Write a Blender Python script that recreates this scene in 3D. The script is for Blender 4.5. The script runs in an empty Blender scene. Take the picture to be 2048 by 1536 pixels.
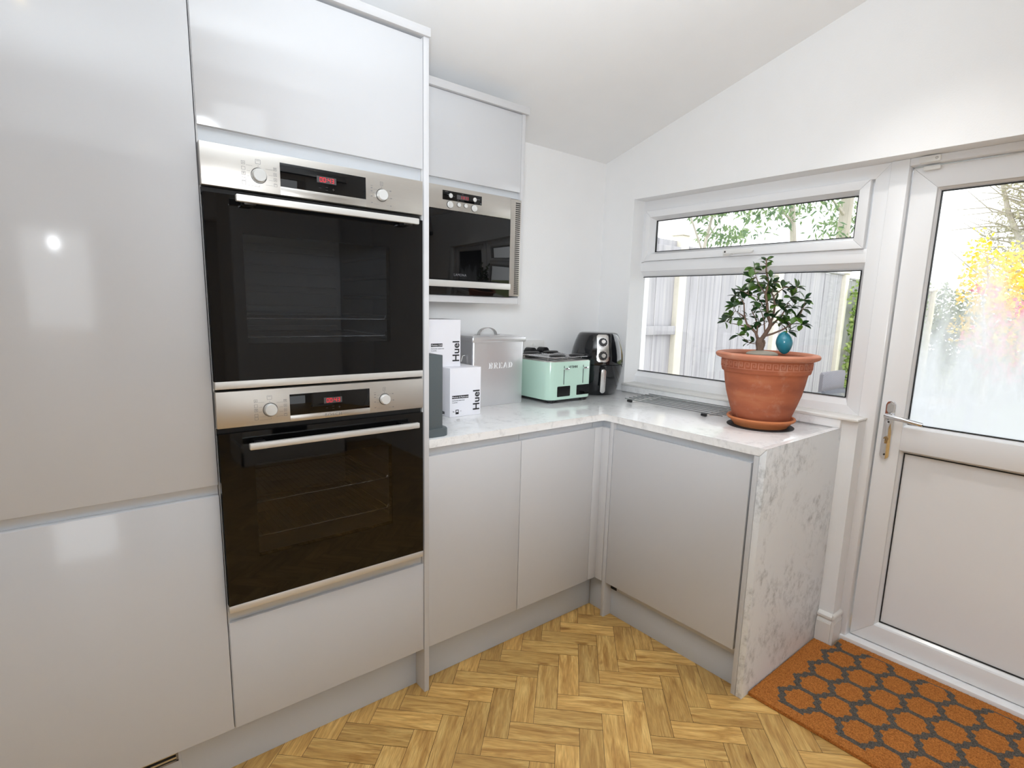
import bpy, bmesh, math, random
from mathutils import Vector, Matrix, Euler
random.seed(7)
SC = bpy.context.scene
COL = SC.collection
PI = math.pi

# ------------------------------------------------------------------ camera
cd = bpy.data.cameras.new('camera'); cam = bpy.data.objects.new('camera', cd); COL.objects.link(cam)
_R = Vector((0.776167, -0.629988, 0.026089)); _U = Vector((0.084187, 0.14455, 0.98591)); _F = Vector((0.624882, 0.763034, -0.165232))
cam.matrix_world = Matrix(((_R.x, _U.x, -_F.x, -0.88811), (_R.y, _U.y, -_F.y, -1.52889), (_R.z, _U.z, -_F.z, 1.35049), (0, 0, 0, 1)))
cd.sensor_width = 36.0; cd.lens = 36.0 * 1092.95 / 2048
cd.shift_x = -7.0 / 2048; cd.shift_y = 29.06 / 2048
cd.clip_start = 0.02; cd.clip_end = 200
SC.camera = cam

# ------------------------------------------------------------------ view, world, lights
SC.view_settings.view_transform = 'Standard'; SC.view_settings.look = 'None'
SC.view_settings.gamma = 1; SC.view_settings.use_curve_mapping = False
SC.view_settings.exposure = 0.45
W = bpy.data.worlds.new('overcast_sky'); SC.world = W; W.use_nodes = True
wn = W.node_tree.nodes; wn.clear()
wo = wn.new('ShaderNodeOutputWorld'); wb = wn.new('ShaderNodeBackground')
wb.inputs[0].default_value = (0.93, 0.97, 1.0, 1); wb.inputs[1].default_value = 2.1
W.node_tree.links.new(wb.outputs[0], wo.inputs[0])
SC.cycles.max_bounces = 10; SC.cycles.diffuse_bounces = 5; SC.cycles.transparent_max_bounces = 16
SC.cycles.sample_clamp_indirect = 6

def lamp(name, typ, loc, power, color=(1, 1, 1), rot=(0, 0, 0), **kw):
    l = bpy.data.lights.new(name, typ); l.energy = power; l.color = color
    for k, v in kw.items(): setattr(l, k, v)
    o = bpy.data.objects.new(name, l); COL.objects.link(o); o.location = loc; o.rotation_euler = rot
    return o
FLASH = (-0.856, -1.56, 1.535)
lamp('flash_tube', 'POINT', FLASH, 1.6, (0.92, 0.95, 1.0), shadow_soft_size=0.03)
_aim = Vector((0.20, 0.20, 0.96))
lamp('flash_bounce', 'SPOT', FLASH, 238, (0.83, 0.92, 1.0), rot=_aim.to_track_quat('-Z', 'Y').to_euler(), spot_size=2.22, spot_blend=1.0, shadow_soft_size=0.16)
lamp('flash_fill', 'SPOT', FLASH, 74, (0.88, 0.94, 1.0), rot=Vector((2.0, 2.1, 0.42)).to_track_quat('-Z', 'Y').to_euler(), spot_size=1.45, spot_blend=1.0, shadow_soft_size=0.12)
DOWN = [(0.96, -0.69), (-0.9, -0.95), (0.3, -2.2), (-2.2, -2.0)]
def ceil_z(y): return 2.128 + .2854 * (.609 - y)

# ------------------------------------------------------------------ materials
def lin(c):
    return tuple(((v / 255) / 12.92 if v / 255 <= .04045 else ((v / 255 + .055) / 1.055) ** 2.4) for v in c) + (1,)
def mat(name, rgb=(200, 200, 200), rough=.5, metal=0., spec=.5, coat=0., bump=0., bscale=60., var=0., vscale=8., stretch=(1, 1, 1), emit=0., sheen=0., trans=0., ior=1.5, rough_var=0.):
    m = bpy.data.materials.new(name); m.use_nodes = True
    nt = m.node_tree; b = nt.nodes['Principled BSDF']; L = nt.links
    col = lin(rgb)
    b.inputs['Base Color'].default_value = col; b.inputs['Roughness'].default_value = rough
    b.inputs['Metallic'].default_value = metal; b.inputs['Specular IOR Level'].default_value = spec
    b.inputs['Coat Weight'].default_value = coat; b.inputs['Coat Roughness'].default_value = .03
    b.inputs['IOR'].default_value = ior; b.inputs['Transmission Weight'].default_value = trans
    if emit: b.inputs['Emission Color'].default_value = col; b.inputs['Emission Strength'].default_value = emit
    tc = nt.nodes.new('ShaderNodeTexCoord'); mp = nt.nodes.new('ShaderNodeMapping'); mp.inputs['Scale'].default_value = stretch
    L.new(tc.outputs['Object'], mp.inputs[0])
    n = nt.nodes.new('ShaderNodeTexNoise'); n.inputs['Scale'].default_value = vscale; n.inputs['Detail'].default_value = 6
    L.new(mp.outputs[0], n.inputs['Vector'])
    v = var or .02
    r = nt.nodes.new('ShaderNodeMixRGB'); r.inputs[1].default_value = tuple(c * (1 - v) for c in col[:3]) + (1,)
    r.inputs[2].default_value = tuple(min(1, c * (1 + v)) for c in col[:3]) + (1,)
    L.new(n.outputs['Fac'], r.inputs[0]); L.new(r.outputs[0], b.inputs['Base Color'])
    if rough_var:
        mr = nt.nodes.new('ShaderNodeMapRange'); mr.inputs[3].default_value = rough - rough_var; mr.inputs[4].default_value = rough + rough_var
        L.new(n.outputs['Fac'], mr.inputs[0]); L.new(mr.outputs[0], b.inputs['Roughness'])
    if bump:
        n2 = nt.nodes.new('ShaderNodeTexNoise'); n2.inputs['Scale'].default_value = bscale; n2.inputs['Detail'].default_value = 4
        L.new(mp.outputs[0], n2.inputs['Vector'])
        bp = nt.nodes.new('ShaderNodeBump'); bp.inputs['Strength'].default_value = bump; bp.inputs['Distance'].default_value = .002
        L.new(n2.outputs['Fac'], bp.inputs['Height']); L.new(bp.outputs[0], b.inputs['Normal'])
    return m
M = {}
M['wall'] = mat('wall_paint', (243, 243, 243), .85, bump=.15, bscale=180)
M['ceil'] = mat('ceiling_paint', (243, 243, 243), .9, bump=.1, bscale=150)
M['gloss'] = mat('gloss_light_grey', (202, 203, 206), .10, spec=.55, var=.01)
M['matt'] = mat('satin_light_grey', (204, 204, 206), .42, var=.01)
M['rail'] = mat('rail_aluminium', (205, 209, 214), .35, metal=.35, var=.01)
M['steel'] = mat('brushed_steel', (205, 202, 197), .3, metal=1., var=.06, vscale=6, stretch=(1, 40, 60), rough_var=.06)
M['steel_d'] = mat('brushed_steel_fascia', (196, 192, 186), .36, metal=.85, var=.05, vscale=5, stretch=(1.5, 60, 90), rough_var=.05)
M['chrome'] = mat('chrome', (225, 225, 228), .08, metal=1.)
M['satin_metal'] = mat('satin_metal', (205, 204, 202), .25, metal=.9)
M['black_gloss'] = mat('black_gloss_glass', (9, 9, 10), .03, spec=.36)
M['black'] = mat('black_plastic', (20, 20, 22), .35)
M['black_soft'] = mat('dark_gap', (14, 14, 15), .6)
M['oven_in'] = mat('oven_enamel', (128, 130, 133), .35, var=.2, vscale=3, stretch=(.3, 1, 9))
M['upvc'] = mat('white_upvc', (240, 240, 241), .22, spec=.5, var=.01)
M['white_pl'] = mat('white_plastic', (236, 235, 232), .3)
M['gasket'] = mat('black_gasket', (18, 18, 19), .6)
M['trimpaint'] = mat('white_gloss_paint', (232, 230, 226), .25, var=.01)
M['card'] = mat('white_card', (236, 235, 240), .45, var=.01)
M['print_b'] = mat('black_print', (28, 28, 30), .5)
M['print_g'] = mat('grey_print', (118, 118, 122), .5)
M['slate'] = mat('slate_grey_plastic', (84, 92, 95), .5, var=.03)
M['mint'] = mat('mint_enamel', (190, 220, 204), .22, spec=.5, coat=.4, var=.01)
M['terra'] = None
M['stone'] = mat('river_stone', (150, 143, 130), .7, bump=.5, bscale=90, var=.12, vscale=40)
M['soil'] = mat('potting_soil', (60, 44, 34), .95, bump=1, bscale=120, var=.3, vscale=60)
M['teal'] = mat('teal_glaze', (48, 128, 146), .22, var=.25, vscale=9, stretch=(1, 1, .4), coat=.3)
M['bark'] = mat('bonsai_bark', (120, 98, 84), .85, bump=.8, bscale=120, var=.25, vscale=50)
M['red_led'] = mat('red_led_digits', (235, 24, 44), .5, emit=.55)
M['lcd'] = mat('grey_display_window', (74, 72, 74), .3)
M['rubber'] = mat('black_round_mat', (30, 31, 34), .7, bump=.3, bscale=200)
M['dial'] = mat('dial_graphite', (34, 34, 36), .3)
M['conc'] = mat('concrete_post', (222, 216, 200), .9, bump=.6, bscale=60, var=.1, vscale=30)
M['patio'] = mat('patio_paving', (185, 182, 176), .85, bump=.4, bscale=20, var=.12, vscale=4)
M['grass'] = mat('lawn', (128, 140, 88), .95, bump=1, bscale=80, var=.3, vscale=12)
M['rattan'] = None
M['trunk'] = mat('tree_bark', (178, 170, 158), .9, bump=.8, bscale=20, var=.25, vscale=8, stretch=(3, 3, .5))
M['kick'] = mat('plinth_grey', (202, 206, 212), .45, var=.01)
M['carcass'] = mat('cabinet_carcass', (196, 196, 196), .5)
M['brass'] = mat('brass_cylinder', (176, 150, 110), .3, metal=.9)
M['grille'] = mat('grille_silver', (150, 148, 146), .4, metal=.5)
M['bar'] = mat('satin_handle_bar', (214, 213, 210), .4, metal=.55, var=.01)
M['knob'] = mat('knob_silver', (222, 223, 222), .28, metal=.35, var=.01)
M['emboss'] = mat('pressed_bright_tin', (250, 250, 250), .3, metal=.25)
M['rod'] = mat('rack_rod_steel', (150, 152, 154), .22, metal=.9)
M['lamp_white'] = mat('lamp_lens', (255, 236, 205), .4, emit=12)

def nodemat(name):
    m = bpy.data.materials.new(name); m.use_nodes = True
    nt = m.node_tree; return m, nt, nt.nodes['Principled BSDF'], nt.nodes, nt.links
def ramp(N, stops):
    r = N.new('ShaderNodeValToRGB'); e = r.color_ramp.elements
    e[0].position, e[0].color = stops[0]; e[1].position, e[1].color = stops[-1]
    for p, c in stops[1:-1]:
        k = e.new(p); k.color = c
    return r
def quartz(name, base, vein, amt, scale=3.):
    m, nt, b, N, L = nodemat(name)
    tc = N.new('ShaderNodeTexCoord'); mp = N.new('ShaderNodeMapping'); mp.inputs['Scale'].default_value = (1, 1, .8)
    mp.inputs['Rotation'].default_value = (.3, .2, .5); L.new(tc.outputs['Object'], mp.inputs[0])
    w = N.new('ShaderNodeTexNoise'); w.inputs['Scale'].default_value = scale; w.inputs['Detail'].default_value = 9; w.inputs['Roughness'].default_value = .68; w.inputs['Distortion'].default_value = .8
    L.new(mp.outputs[0], w.inputs['Vector'])
    n2 = N.new('ShaderNodeTexNoise'); n2.inputs['Scale'].default_value = scale * 14; n2.inputs['Detail'].default_value = 6; n2.inputs['Roughness'].default_value = .75
    L.new(mp.outputs[0], n2.inputs['Vector'])
    r = ramp(N, [(.43, (0, 0, 0, 1)), (.5, (.9, .9, .9, 1)), (.57, (0, 0, 0, 1))]); L.new(w.outputs['Fac'], r.inputs[0])
    r2 = ramp(N, [(.46, (0, 0, 0, 1)), (.74, (1, 1, 1, 1))]); L.new(n2.outputs['Fac'], r2.inputs[0])
    mu = N.new('ShaderNodeMath'); mu.operation = 'MULTIPLY'; L.new(r.outputs[0], mu.inputs[0]); L.new(r2.outputs[0], mu.inputs[1])
    m2 = N.new('ShaderNodeMath'); m2.operation = 'MULTIPLY'; L.new(mu.outputs[0], m2.inputs[0]); m2.inputs[1].default_value = amt
    mx = N.new('ShaderNodeMixRGB'); mx.inputs[1].default_value = lin(base); mx.inputs[2].default_value = lin(vein); L.new(m2.outputs[0], mx.inputs[0])
    L.new(mx.outputs[0], b.inputs['Base Color']); b.inputs['Roughness'].default_value = .12 if scale == 3. else .38
    return m
M['quartz'] = quartz('quartz_worktop', (243, 243, 243), (176, 176, 178), .7)
M['quartz_v'] = quartz('quartz_veined', (240, 243, 246), (112, 118, 120), .85, 2.2)

def floor_mat():
    m, nt, b, N, L = nodemat('oak_herringbone')
    at = N.new('ShaderNodeAttribute'); at.attribute_name = 'grain'   # xy along/across plank, z random
    sp = N.new('ShaderNodeSeparateXYZ'); L.new(at.outputs['Vector'], sp.inputs[0])
    cb = N.new('ShaderNodeCombineXYZ')
    def mul(o, k):
        q = N.new('ShaderNodeMath'); q.operation = 'MULTIPLY'; L.new(o, q.inputs[0]); q.inputs[1].default_value = k; return q.outputs[0]
    L.new(mul(sp.outputs[0], 5), cb.inputs[0]); L.new(mul(sp.outputs[1], 34), cb.inputs[1]); L.new(mul(sp.outputs[2], 37), cb.inputs[2])
    n = N.new('ShaderNodeTexNoise'); n.inputs['Scale'].default_value = 1.; n.inputs['Detail'].default_value = 5; n.inputs['Distortion'].default_value = 1.2; L.new(cb.outputs[0], n.inputs['Vector'])
    cb2 = N.new('ShaderNodeCombineXYZ'); L.new(mul(sp.outputs[0], 24), cb2.inputs[0]); L.new(mul(sp.outputs[1], 420), cb2.inputs[1]); L.new(mul(sp.outputs[2], 91), cb2.inputs[2])
    n2 = N.new('ShaderNodeTexNoise'); n2.inputs['Scale'].default_value = 1.; n2.inputs['Detail'].default_value = 3; L.new(cb2.outputs[0], n2.inputs['Vector'])
    cb3 = N.new('ShaderNodeCombineXYZ'); L.new(mul(sp.outputs[0], 9), cb3.inputs[0]); L.new(mul(sp.outputs[1], 20), cb3.inputs[1]); L.new(mul(sp.outputs[2], 53), cb3.inputs[2])
    n3 = N.new('ShaderNodeTexNoise'); n3.inputs['Scale'].default_value = 1.; n3.inputs['Detail'].default_value = 2; L.new(cb3.outputs[0], n3.inputs['Vector'])
    r = ramp(N, [(.28, lin((172, 127, 66))), (.5, lin((205, 162, 94))), (.72, lin((228, 190, 118)))]); L.new(n.outputs['Fac'], r.inputs[0])
    r2 = ramp(N, [(.3, (.78, .76, .72, 1)), (.62, (1.06, 1.06, 1.05, 1))]); L.new(n2.outputs['Fac'], r2.inputs[0])
    r3 = ramp(N, [(.66, (1, 1, 1, 1)), (.78, (.62, .52, .42, 1))]); L.new(n3.outputs['Fac'], r3.inputs[0])
    mx = N.new('ShaderNodeMixRGB'); mx.blend_type = 'MULTIPLY'; mx.inputs[0].default_value = 1; L.new(r.outputs[0], mx.inputs[1]); L.new(r2.outputs[0], mx.inputs[2])
    mx3 = N.new('ShaderNodeMixRGB'); mx3.blend_type = 'MULTIPLY'; mx3.inputs[0].default_value = 1; L.new(mx.outputs[0], mx3.inputs[1]); L.new(r3.outputs[0], mx3.inputs[2])
    hs = N.new('ShaderNodeHueSaturation'); mr = N.new('ShaderNodeMapRange'); mr.inputs[3].default_value = .80; mr.inputs[4].default_value = 1.16
    L.new(sp.outputs[2], mr.inputs[0]); L.new(mr.outputs[0], hs.inputs['Value']); L.new(mx3.outputs[0], hs.inputs['Color'])
    L.new(hs.outputs[0], b.inputs['Base Color']); b.inputs['Roughness'].default_value = .42
    bp = N.new('ShaderNodeBump'); bp.inputs['Strength'].default_value = .25; bp.inputs['Distance'].default_value = .001; L.new(n2.outputs['Fac'], bp.inputs['Height']); L.new(bp.outputs[0], b.inputs['Normal'])
    return m
M['oak'] = floor_mat()
def coir():
    m, nt, b, N, L = nodemat('coir_mat')
    at = N.new('ShaderNodeAttribute'); at.attribute_name = 'pattern'
    tc = N.new('ShaderNodeTexCoord'); n = N.new('ShaderNodeTexNoise'); n.inputs['Scale'].default_value = 260; n.inputs['Detail'].default_value = 3; L.new(tc.outputs['Object'], n.inputs['Vector'])
    a = N.new('ShaderNodeMath'); a.operation = 'ADD'; L.new(at.outputs['Fac'], a.inputs[0])
    s = N.new('ShaderNodeMath'); s.operation = 'MULTIPLY_ADD'; s.inputs[1].default_value = .9; s.inputs[2].default_value = -.45; L.new(n.outputs['Fac'], s.inputs[0]); L.new(s.outputs[0], a.inputs[1])
    r = ramp(N, [(.42, (0, 0, 0, 1)), (.58, (1, 1, 1, 1))]); L.new(a.outputs[0], r.inputs[0])
    r1 = ramp(N, [(.3, lin((142, 84, 38))), (.7, lin((208, 134, 68)))]); L.new(n.outputs['Fac'], r1.inputs[0])
    r2 = ramp(N, [(.3, lin((66, 62, 58))), (.7, lin((112, 106, 98)))]); L.new(n.outputs['Fac'], r2.inputs[0])
    mx = N.new('ShaderNodeMixRGB'); L.new(r.outputs[0], mx.inputs[0]); L.new(r1.outputs[0], mx.inputs[1]); L.new(r2.outputs[0], mx.inputs[2])
    L.new(mx.outputs[0], b.inputs['Base Color']); b.inputs['Roughness'].default_value = .95; b.inputs['Specular IOR Level'].default_value = .1
    bp = N.new('ShaderNodeBump'); bp.inputs['Strength'].default_value = 1; bp.inputs['Distance'].default_value = .004; L.new(n.outputs['Fac'], bp.inputs['Height']); L.new(bp.outputs[0], b.inputs['Normal'])
    return m
M['coir'] = coir()
def terra(name, c1, c2, c3, bloom=.5):
    m, nt, b, N, L = nodemat(name)
    tc = N.new('ShaderNodeTexCoord'); mp = N.new('ShaderNodeMapping'); mp.inputs['Scale'].default_value = (1, 1, 3.5); L.new(tc.outputs['Object'], mp.inputs[0])
    n = N.new('ShaderNodeTexNoise'); n.inputs['Scale'].default_value = 5; n.inputs['Detail'].default_value = 6; L.new(mp.outputs[0], n.inputs['Vector'])
    r = ramp(N, [(.3, lin(c1)), (.55, lin(c2)), (.75, lin(c3))]); L.new(n.outputs['Fac'], r.inputs[0])
    n2 = N.new('ShaderNodeTexNoise'); n2.inputs['Scale'].default_value = 16; n2.inputs['Detail'].default_value = 8; n2.inputs['Roughness'].default_value = .7; L.new(tc.outputs['Object'], n2.inputs['Vector'])
    r2 = ramp(N, [(.56, (0, 0, 0, 1)), (.8, (bloom, bloom, bloom, 1))]); L.new(n2.outputs['Fac'], r2.inputs[0])
    mx = N.new('ShaderNodeMixRGB'); L.new(r2.outputs[0], mx.inputs[0]); L.new(r.outputs[0], mx.inputs[1]); mx.inputs[2].default_value = lin((205, 165, 145))
    L.new(mx.outputs[0], b.inputs['Base Color']); b.inputs['Roughness'].default_value = .75
    bp = N.new('ShaderNodeBump'); bp.inputs['Strength'].default_value = .25; bp.inputs['Distance'].default_value = .001; L.new(n2.outputs['Fac'], bp.inputs['Height']); L.new(bp.outputs[0], b.inputs['Normal'])
    return m
M['terra'] = terra('terracotta_pot', (150, 80, 54), (178, 100, 66), (192, 122, 84))
M['terra_rim'] = terra('terracotta_rim', (176, 104, 78), (196, 128, 100), (206, 146, 118), .7)
M['terra_s'] = terra('terracotta_saucer', (196, 112, 66), (212, 130, 80), (220, 142, 94), .15)
def leafmat(name, c1, c2, rough=.35, trans=.25):
    m, nt, b, N, L = nodemat(name)
    at = N.new('ShaderNodeAttribute'); at.attribute_name = 'rnd'
    r = ramp(N, [(0, lin(c1)), (1, lin(c2))]); L.new(at.outputs['Fac'], r.inputs[0]); L.new(r.outputs[0], b.inputs['Base Color'])
    b.inputs['Roughness'].default_value = rough
    t = N.new('ShaderNodeBsdfTranslucent'); L.new(r.outputs[0], t.inputs[0]); mx = N.new('ShaderNodeMixShader'); mx.inputs[0].default_value = trans
    L.new(b.outputs[0], mx.inputs[1]); L.new(t.outputs[0], mx.inputs[2]); L.new(mx.outputs[0], N['Material Output'].inputs[0])
    return m
M['leaf'] = leafmat('bonsai_leaf', (34, 62, 34), (98, 136, 52), .3)
M['leaf_tree'] = leafmat('tree_leaf', (88, 118, 84), (150, 170, 120), .6, .4)
M['leaf_ivy'] = leafmat('ivy_leaf', (96, 130, 58), (186, 204, 124), .5, .4)
M['leaf_yellow'] = leafmat('forsythia_blossom', (232, 190, 40), (255, 232, 110), .7, .4)
M['leaf_pink'] = leafmat('pink_blossom', (200, 70, 100), (245, 150, 165), .7, .4)
M['leaf_hedge'] = leafmat('hedge_leaf', (100, 116, 84), (168, 172, 130), .7, .4)
M['leaf_bare'] = leafmat('twiggy_crown', (150, 146, 128), (196, 190, 160), .8, .3)
def board():
    m, nt, b, N, L = nodemat('weathered_fence_board')
    at = N.new('ShaderNodeAttribute'); at.attribute_name = 'rnd'
    tc = N.new('ShaderNodeTexCoord'); mp = N.new('ShaderNodeMapping'); mp.inputs['Scale'].default_value = (26, 26, 1.4); L.new(tc.outputs['Object'], mp.inputs[0])
    n = N.new('ShaderNodeTexNoise'); n.inputs['Scale'].default_value = 1; n.inputs['Detail'].default_value = 6; L.new(mp.outputs[0], n.inputs['Vector'])
    r = ramp(N, [(.2, lin((146, 144, 146))), (.5, lin((176, 174, 178))), (.8, lin((192, 189, 186)))]); L.new(n.outputs['Fac'], r.inputs[0])
    hs = N.new('ShaderNodeHueSaturation'); mr = N.new('ShaderNodeMapRange'); mr.inputs[3].default_value = .92; mr.inputs[4].default_value = 1.06
    L.new(at.outputs['Fac'], mr.inputs[0]); L.new(mr.outputs[0], hs.inputs['Value']); L.new(r.outputs[0], hs.inputs['Color'])
    L.new(hs.outputs[0], b.inputs['Base Color']); b.inputs['Roughness'].default_value = .9
    return m
M['board'] = board()
def rattan():
    m, nt, b, N, L = nodemat('grey_rattan_weave')
    tc = N.new('ShaderNodeTexCoord')
    ck = N.new('ShaderNodeTexChecker'); ck.inputs['Scale'].default_value = 130; L.new(tc.outputs['Object'], ck.inputs[0])
    ck.inputs[1].default_value = lin((150, 150, 156)); ck.inputs[2].default_value = lin((84, 84, 92))
    L.new(ck.outputs[0], b.inputs['Base Color']); b.inputs['Roughness'].default_value = .6
    return m
M['rattan'] = rattan()
def glass(name, tint=(1, 1, 1), refl=1., fog=None):
    m, nt, b, N, L = nodemat(name); N.remove(b)
    out = N['Material Output']
    tr = N.new('ShaderNodeBsdfTransparent'); tr.inputs[0].default_value = tint + (1,)
    gl = N.new('ShaderNodeBsdfGlossy'); gl.inputs['Roughness'].default_value = .01
    fr = N.new('ShaderNodeFresnel'); fr.inputs[0].default_value = 1.5
    k = N.new('ShaderNodeMath'); k.operation = 'MULTIPLY'; k.inputs[1].default_value = refl; L.new(fr.outputs[0], k.inputs[0])
    mx = N.new('ShaderNodeMixShader'); L.new(k.outputs[0], mx.inputs[0]); L.new(gl.outputs[0], mx.inputs[2])
    if fog:
        tc = N.new('ShaderNodeTexCoord'); mp = N.new('ShaderNodeMapping'); mp.inputs['Scale'].default_value = (1, 5, 1.6); L.new(tc.outputs['Object'], mp.inputs[0])
        n = N.new('ShaderNodeTexNoise'); n.inputs['Scale'].default_value = 2.2; n.inputs['Detail'].default_value = 7; L.new(mp.outputs[0], n.inputs['Vector'])
        sp = N.new('ShaderNodeSeparateXYZ'); L.new(tc.outputs['Object'], sp.inputs[0])
        mr = N.new('ShaderNodeMapRange'); mr.inputs[1].default_value = 1.62; mr.inputs[2].default_value = .98; mr.inputs[3].default_value = -.30; mr.inputs[4].default_value = .62; L.new(sp.outputs[2], mr.inputs[0])
        a = N.new('ShaderNodeMath'); a.operation = 'MULTIPLY_ADD'; a.inputs[1].default_value = 1.1; L.new(n.outputs['Fac'], a.inputs[0]); L.new(mr.outputs[0], a.inputs[2])
        a2 = N.new('ShaderNodeMath'); a2.operation = 'SUBTRACT'; a2.inputs[1].default_value = .3; a2.use_clamp = True; L.new(a.outputs[0], a2.inputs[0])
        a3 = N.new('ShaderNodeMath'); a3.operation = 'MINIMUM'; a3.inputs[1].default_value = fog; L.new(a2.outputs[0], a3.inputs[0])
        tl = N.new('ShaderNodeBsdfTranslucent'); tl.inputs[0].default_value = (.95, .97, 1, 1)
        m3 = N.new('ShaderNodeMixShader'); L.new(a3.outputs[0], m3.inputs[0]); L.new(tr.outputs[0], m3.inputs[1]); L.new(tl.outputs[0], m3.inputs[2])
        L.new(m3.outputs[0], mx.inputs[1])
    else:
        L.new(tr.outputs[0], mx.inputs[1])
    L.new(mx.outputs[0], out.inputs[0])
    return m
M['glass'] = glass('clear_glass')
M['glass_fog'] = glass('misted_glass', fog=.72)
M['glass_dark'] = glass('smoked_oven_glass', (.6, .605, .615), .8)

# ------------------------------------------------------------------ mesh tools
WM = {}
def wm(o): return WM.get(o.name, Matrix.Identity(4)) if o else Matrix.Identity(4)
def tag(o, label=None, cat=None, group=None, kind=None):
    if label: o['label'] = label
    if cat: o['category'] = cat
    if group: o['group'] = group
    if kind: o['kind'] = kind
    return o
def thing(name, label, cat, loc=(0, 0, 0), rz=0, group=None):
    o = bpy.data.objects.new(name, None); COL.objects.link(o); o.location = loc; o.rotation_euler = (0, 0, rz)
    o.empty_display_size = .05
    WM[o.name] = Matrix.Translation(Vector(loc)) @ Matrix.Rotation(rz, 4, 'Z')
    return tag(o, label, cat, group)
class MB:
    def __init__(s): s.b = bmesh.new()
    def _tf(s, vs, T):
        if T is not None: bmesh.ops.transform(s.b, matrix=T, verts=vs)
    def box(s, x0, x1, y0, y1, z0, z1, bev=0, seg=2, T=None):
        r = bmesh.ops.create_cube(s.b, size=1); vs = r['verts']
        for v in vs: v.co = Vector(((x0 + x1) / 2 + v.co.x * (x1 - x0), (y0 + y1) / 2 + v.co.y * (y1 - y0), (z0 + z1) / 2 + v.co.z * (z1 - z0)))
        if bev:
            bev = min(bev, .49 * min(abs(x1 - x0), abs(y1 - y0), abs(z1 - z0)))
            es = list({e for v in vs for e in v.link_edges})
            n = bmesh.ops.bevel(s.b, geom=es, offset=bev, segments=seg, profile=.5, affect='EDGES')
            vs = list({v for f in n['faces'] for v in f.verts} | {v for v in vs if v.is_valid})
        s._tf(vs, T); return s
    def rbox(s, x0, x1, y0, y1, z0, z1, r, axis='z', seg=6, bev=0, T=None):
        # box with its edges along one axis rounded by r
        pts = []
        if axis == 'z': a0, a1, b0, b1, c0, c1 = x0, x1, y0, y1, z0, z1
        elif axis == 'y': a0, a1, b0, b1, c0, c1 = x0, x1, z0, z1, y0, y1
        else: a0, a1, b0, b1, c0, c1 = y0, y1, z0, z1, x0, x1
        for (cx, cy, st) in ((a1 - r, b1 - r, 0), (a0 + r, b1 - r, 90), (a0 + r, b0 + r, 180), (a1 - r, b0 + r, 270)):
            for k in range(seg + 1):
                t = math.radians(st + 90 * k / seg); pts.append((cx + r * math.cos(t), cy + r * math.sin(t)))
        return s.prism(pts, axis, c0, c1, bev, T)
    def prism(s, pts, axis, c0, c1, bev=0, T=None):
        def P(a, b, c): return Vector((a, b, c)) if axis == 'z' else (Vector((a, c, b)) if axis == 'y' else Vector((c, a, b)))
        A = [s.b.verts.new(P(a, b, c0)) for a, b in pts]; B = [s.b.verts.new(P(a, b, c1)) for a, b in pts]
        n = len(pts); fs = [s.b.faces.new(A), s.b.faces.new(B)]
        for i in range(n): s.b.faces.new((A[i], A[(i + 1) % n], B[(i + 1) % n], B[i]))
        vs = A + B
        if bev:
            es = [e for f in fs for e in f.edges]
            r = bmesh.ops.bevel(s.b, geom=es, offset=bev, segments=2, profile=.5, affect='EDGES')
            vs = list({v for v in vs if v.is_valid} | {v for f in r['faces'] for v in f.verts})
        s._tf(vs, T); return s
    def lathe(s, prof, c=(0, 0, 0), n=40, T=None, a0=0, a1=2 * PI):
        full = abs(a1 - a0 - 2 * PI) < 1e-6; m = n if full else n + 1; rings = []; vs = []
        for r, z in prof:
            if r < 1e-6: v = s.b.verts.new((c[0], c[1], c[2] + z)); rings.append([v]); vs.append(v); continue
            ring = []
            for k in range(m):
                t = a0 + (a1 - a0) * k / n
                ring.append(s.b.verts.new((c[0] + r * math.cos(t), c[1] + r * math.sin(t), c[2] + z)))
            rings.append(ring); vs += ring
        for i in range(len(rings) - 1):
            A, B = rings[i], rings[i + 1]
            for k in range(n):
                k2 = (k + 1) % m
                if len(A) == 1 and len(B) == 1: continue
                if len(A) == 1: s.b.faces.new((A[0], B[k], B[k2]))
                elif len(B) == 1: s.b.faces.new((A[k], A[k2], B[0]))
                else: s.b.faces.new((A[k], A[k2], B[k2], B[k]))
        s._tf(vs, T); return s
    def cyl(s, a, b, r, n=20, r2=None):
        return s.tube([a, b], [r, r if r2 is None else r2], n)
    def tube(s, pts, r, n=8, T=None):
        pts = [Vector(p) for p in pts]; rs = r if isinstance(r, (list, tuple)) else [r] * len(pts)
        rings = []; up = None; allv = []
        for i, p in enumerate(pts):
            d = (pts[min(i + 1, len(pts) - 1)] - pts[max(i - 1, 0)]).normalized()
            if up is None:
                up = Vector((0, 0, 1)) if abs(d.z) < .9 else Vector((1, 0, 0))
            x = d.cross(up)
            if x.length < 1e-4: x = d.cross(Vector((0, 1, 0)))
            x.normalize(); y = x.cross(d).normalized(); up = y
            ring = [s.b.verts.new(p + x * (rs[i] * math.cos(2 * PI * k / n)) + y * (rs[i] * math.sin(2 * PI * k / n))) for k in range(n)]
            rings.append(ring); allv += ring
        for A, B in zip(rings, rings[1:]):
            for k in range(n): s.b.faces.new((A[k], A[(k + 1) % n], B[(k + 1) % n], B[k]))
        s.b.faces.new(rings[0][::-1]); s.b.faces.new(rings[-1]); s._tf(allv, T); return s
    def quad(s, pts): s.b.faces.new([s.b.verts.new(p) for p in pts]); return s
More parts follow.
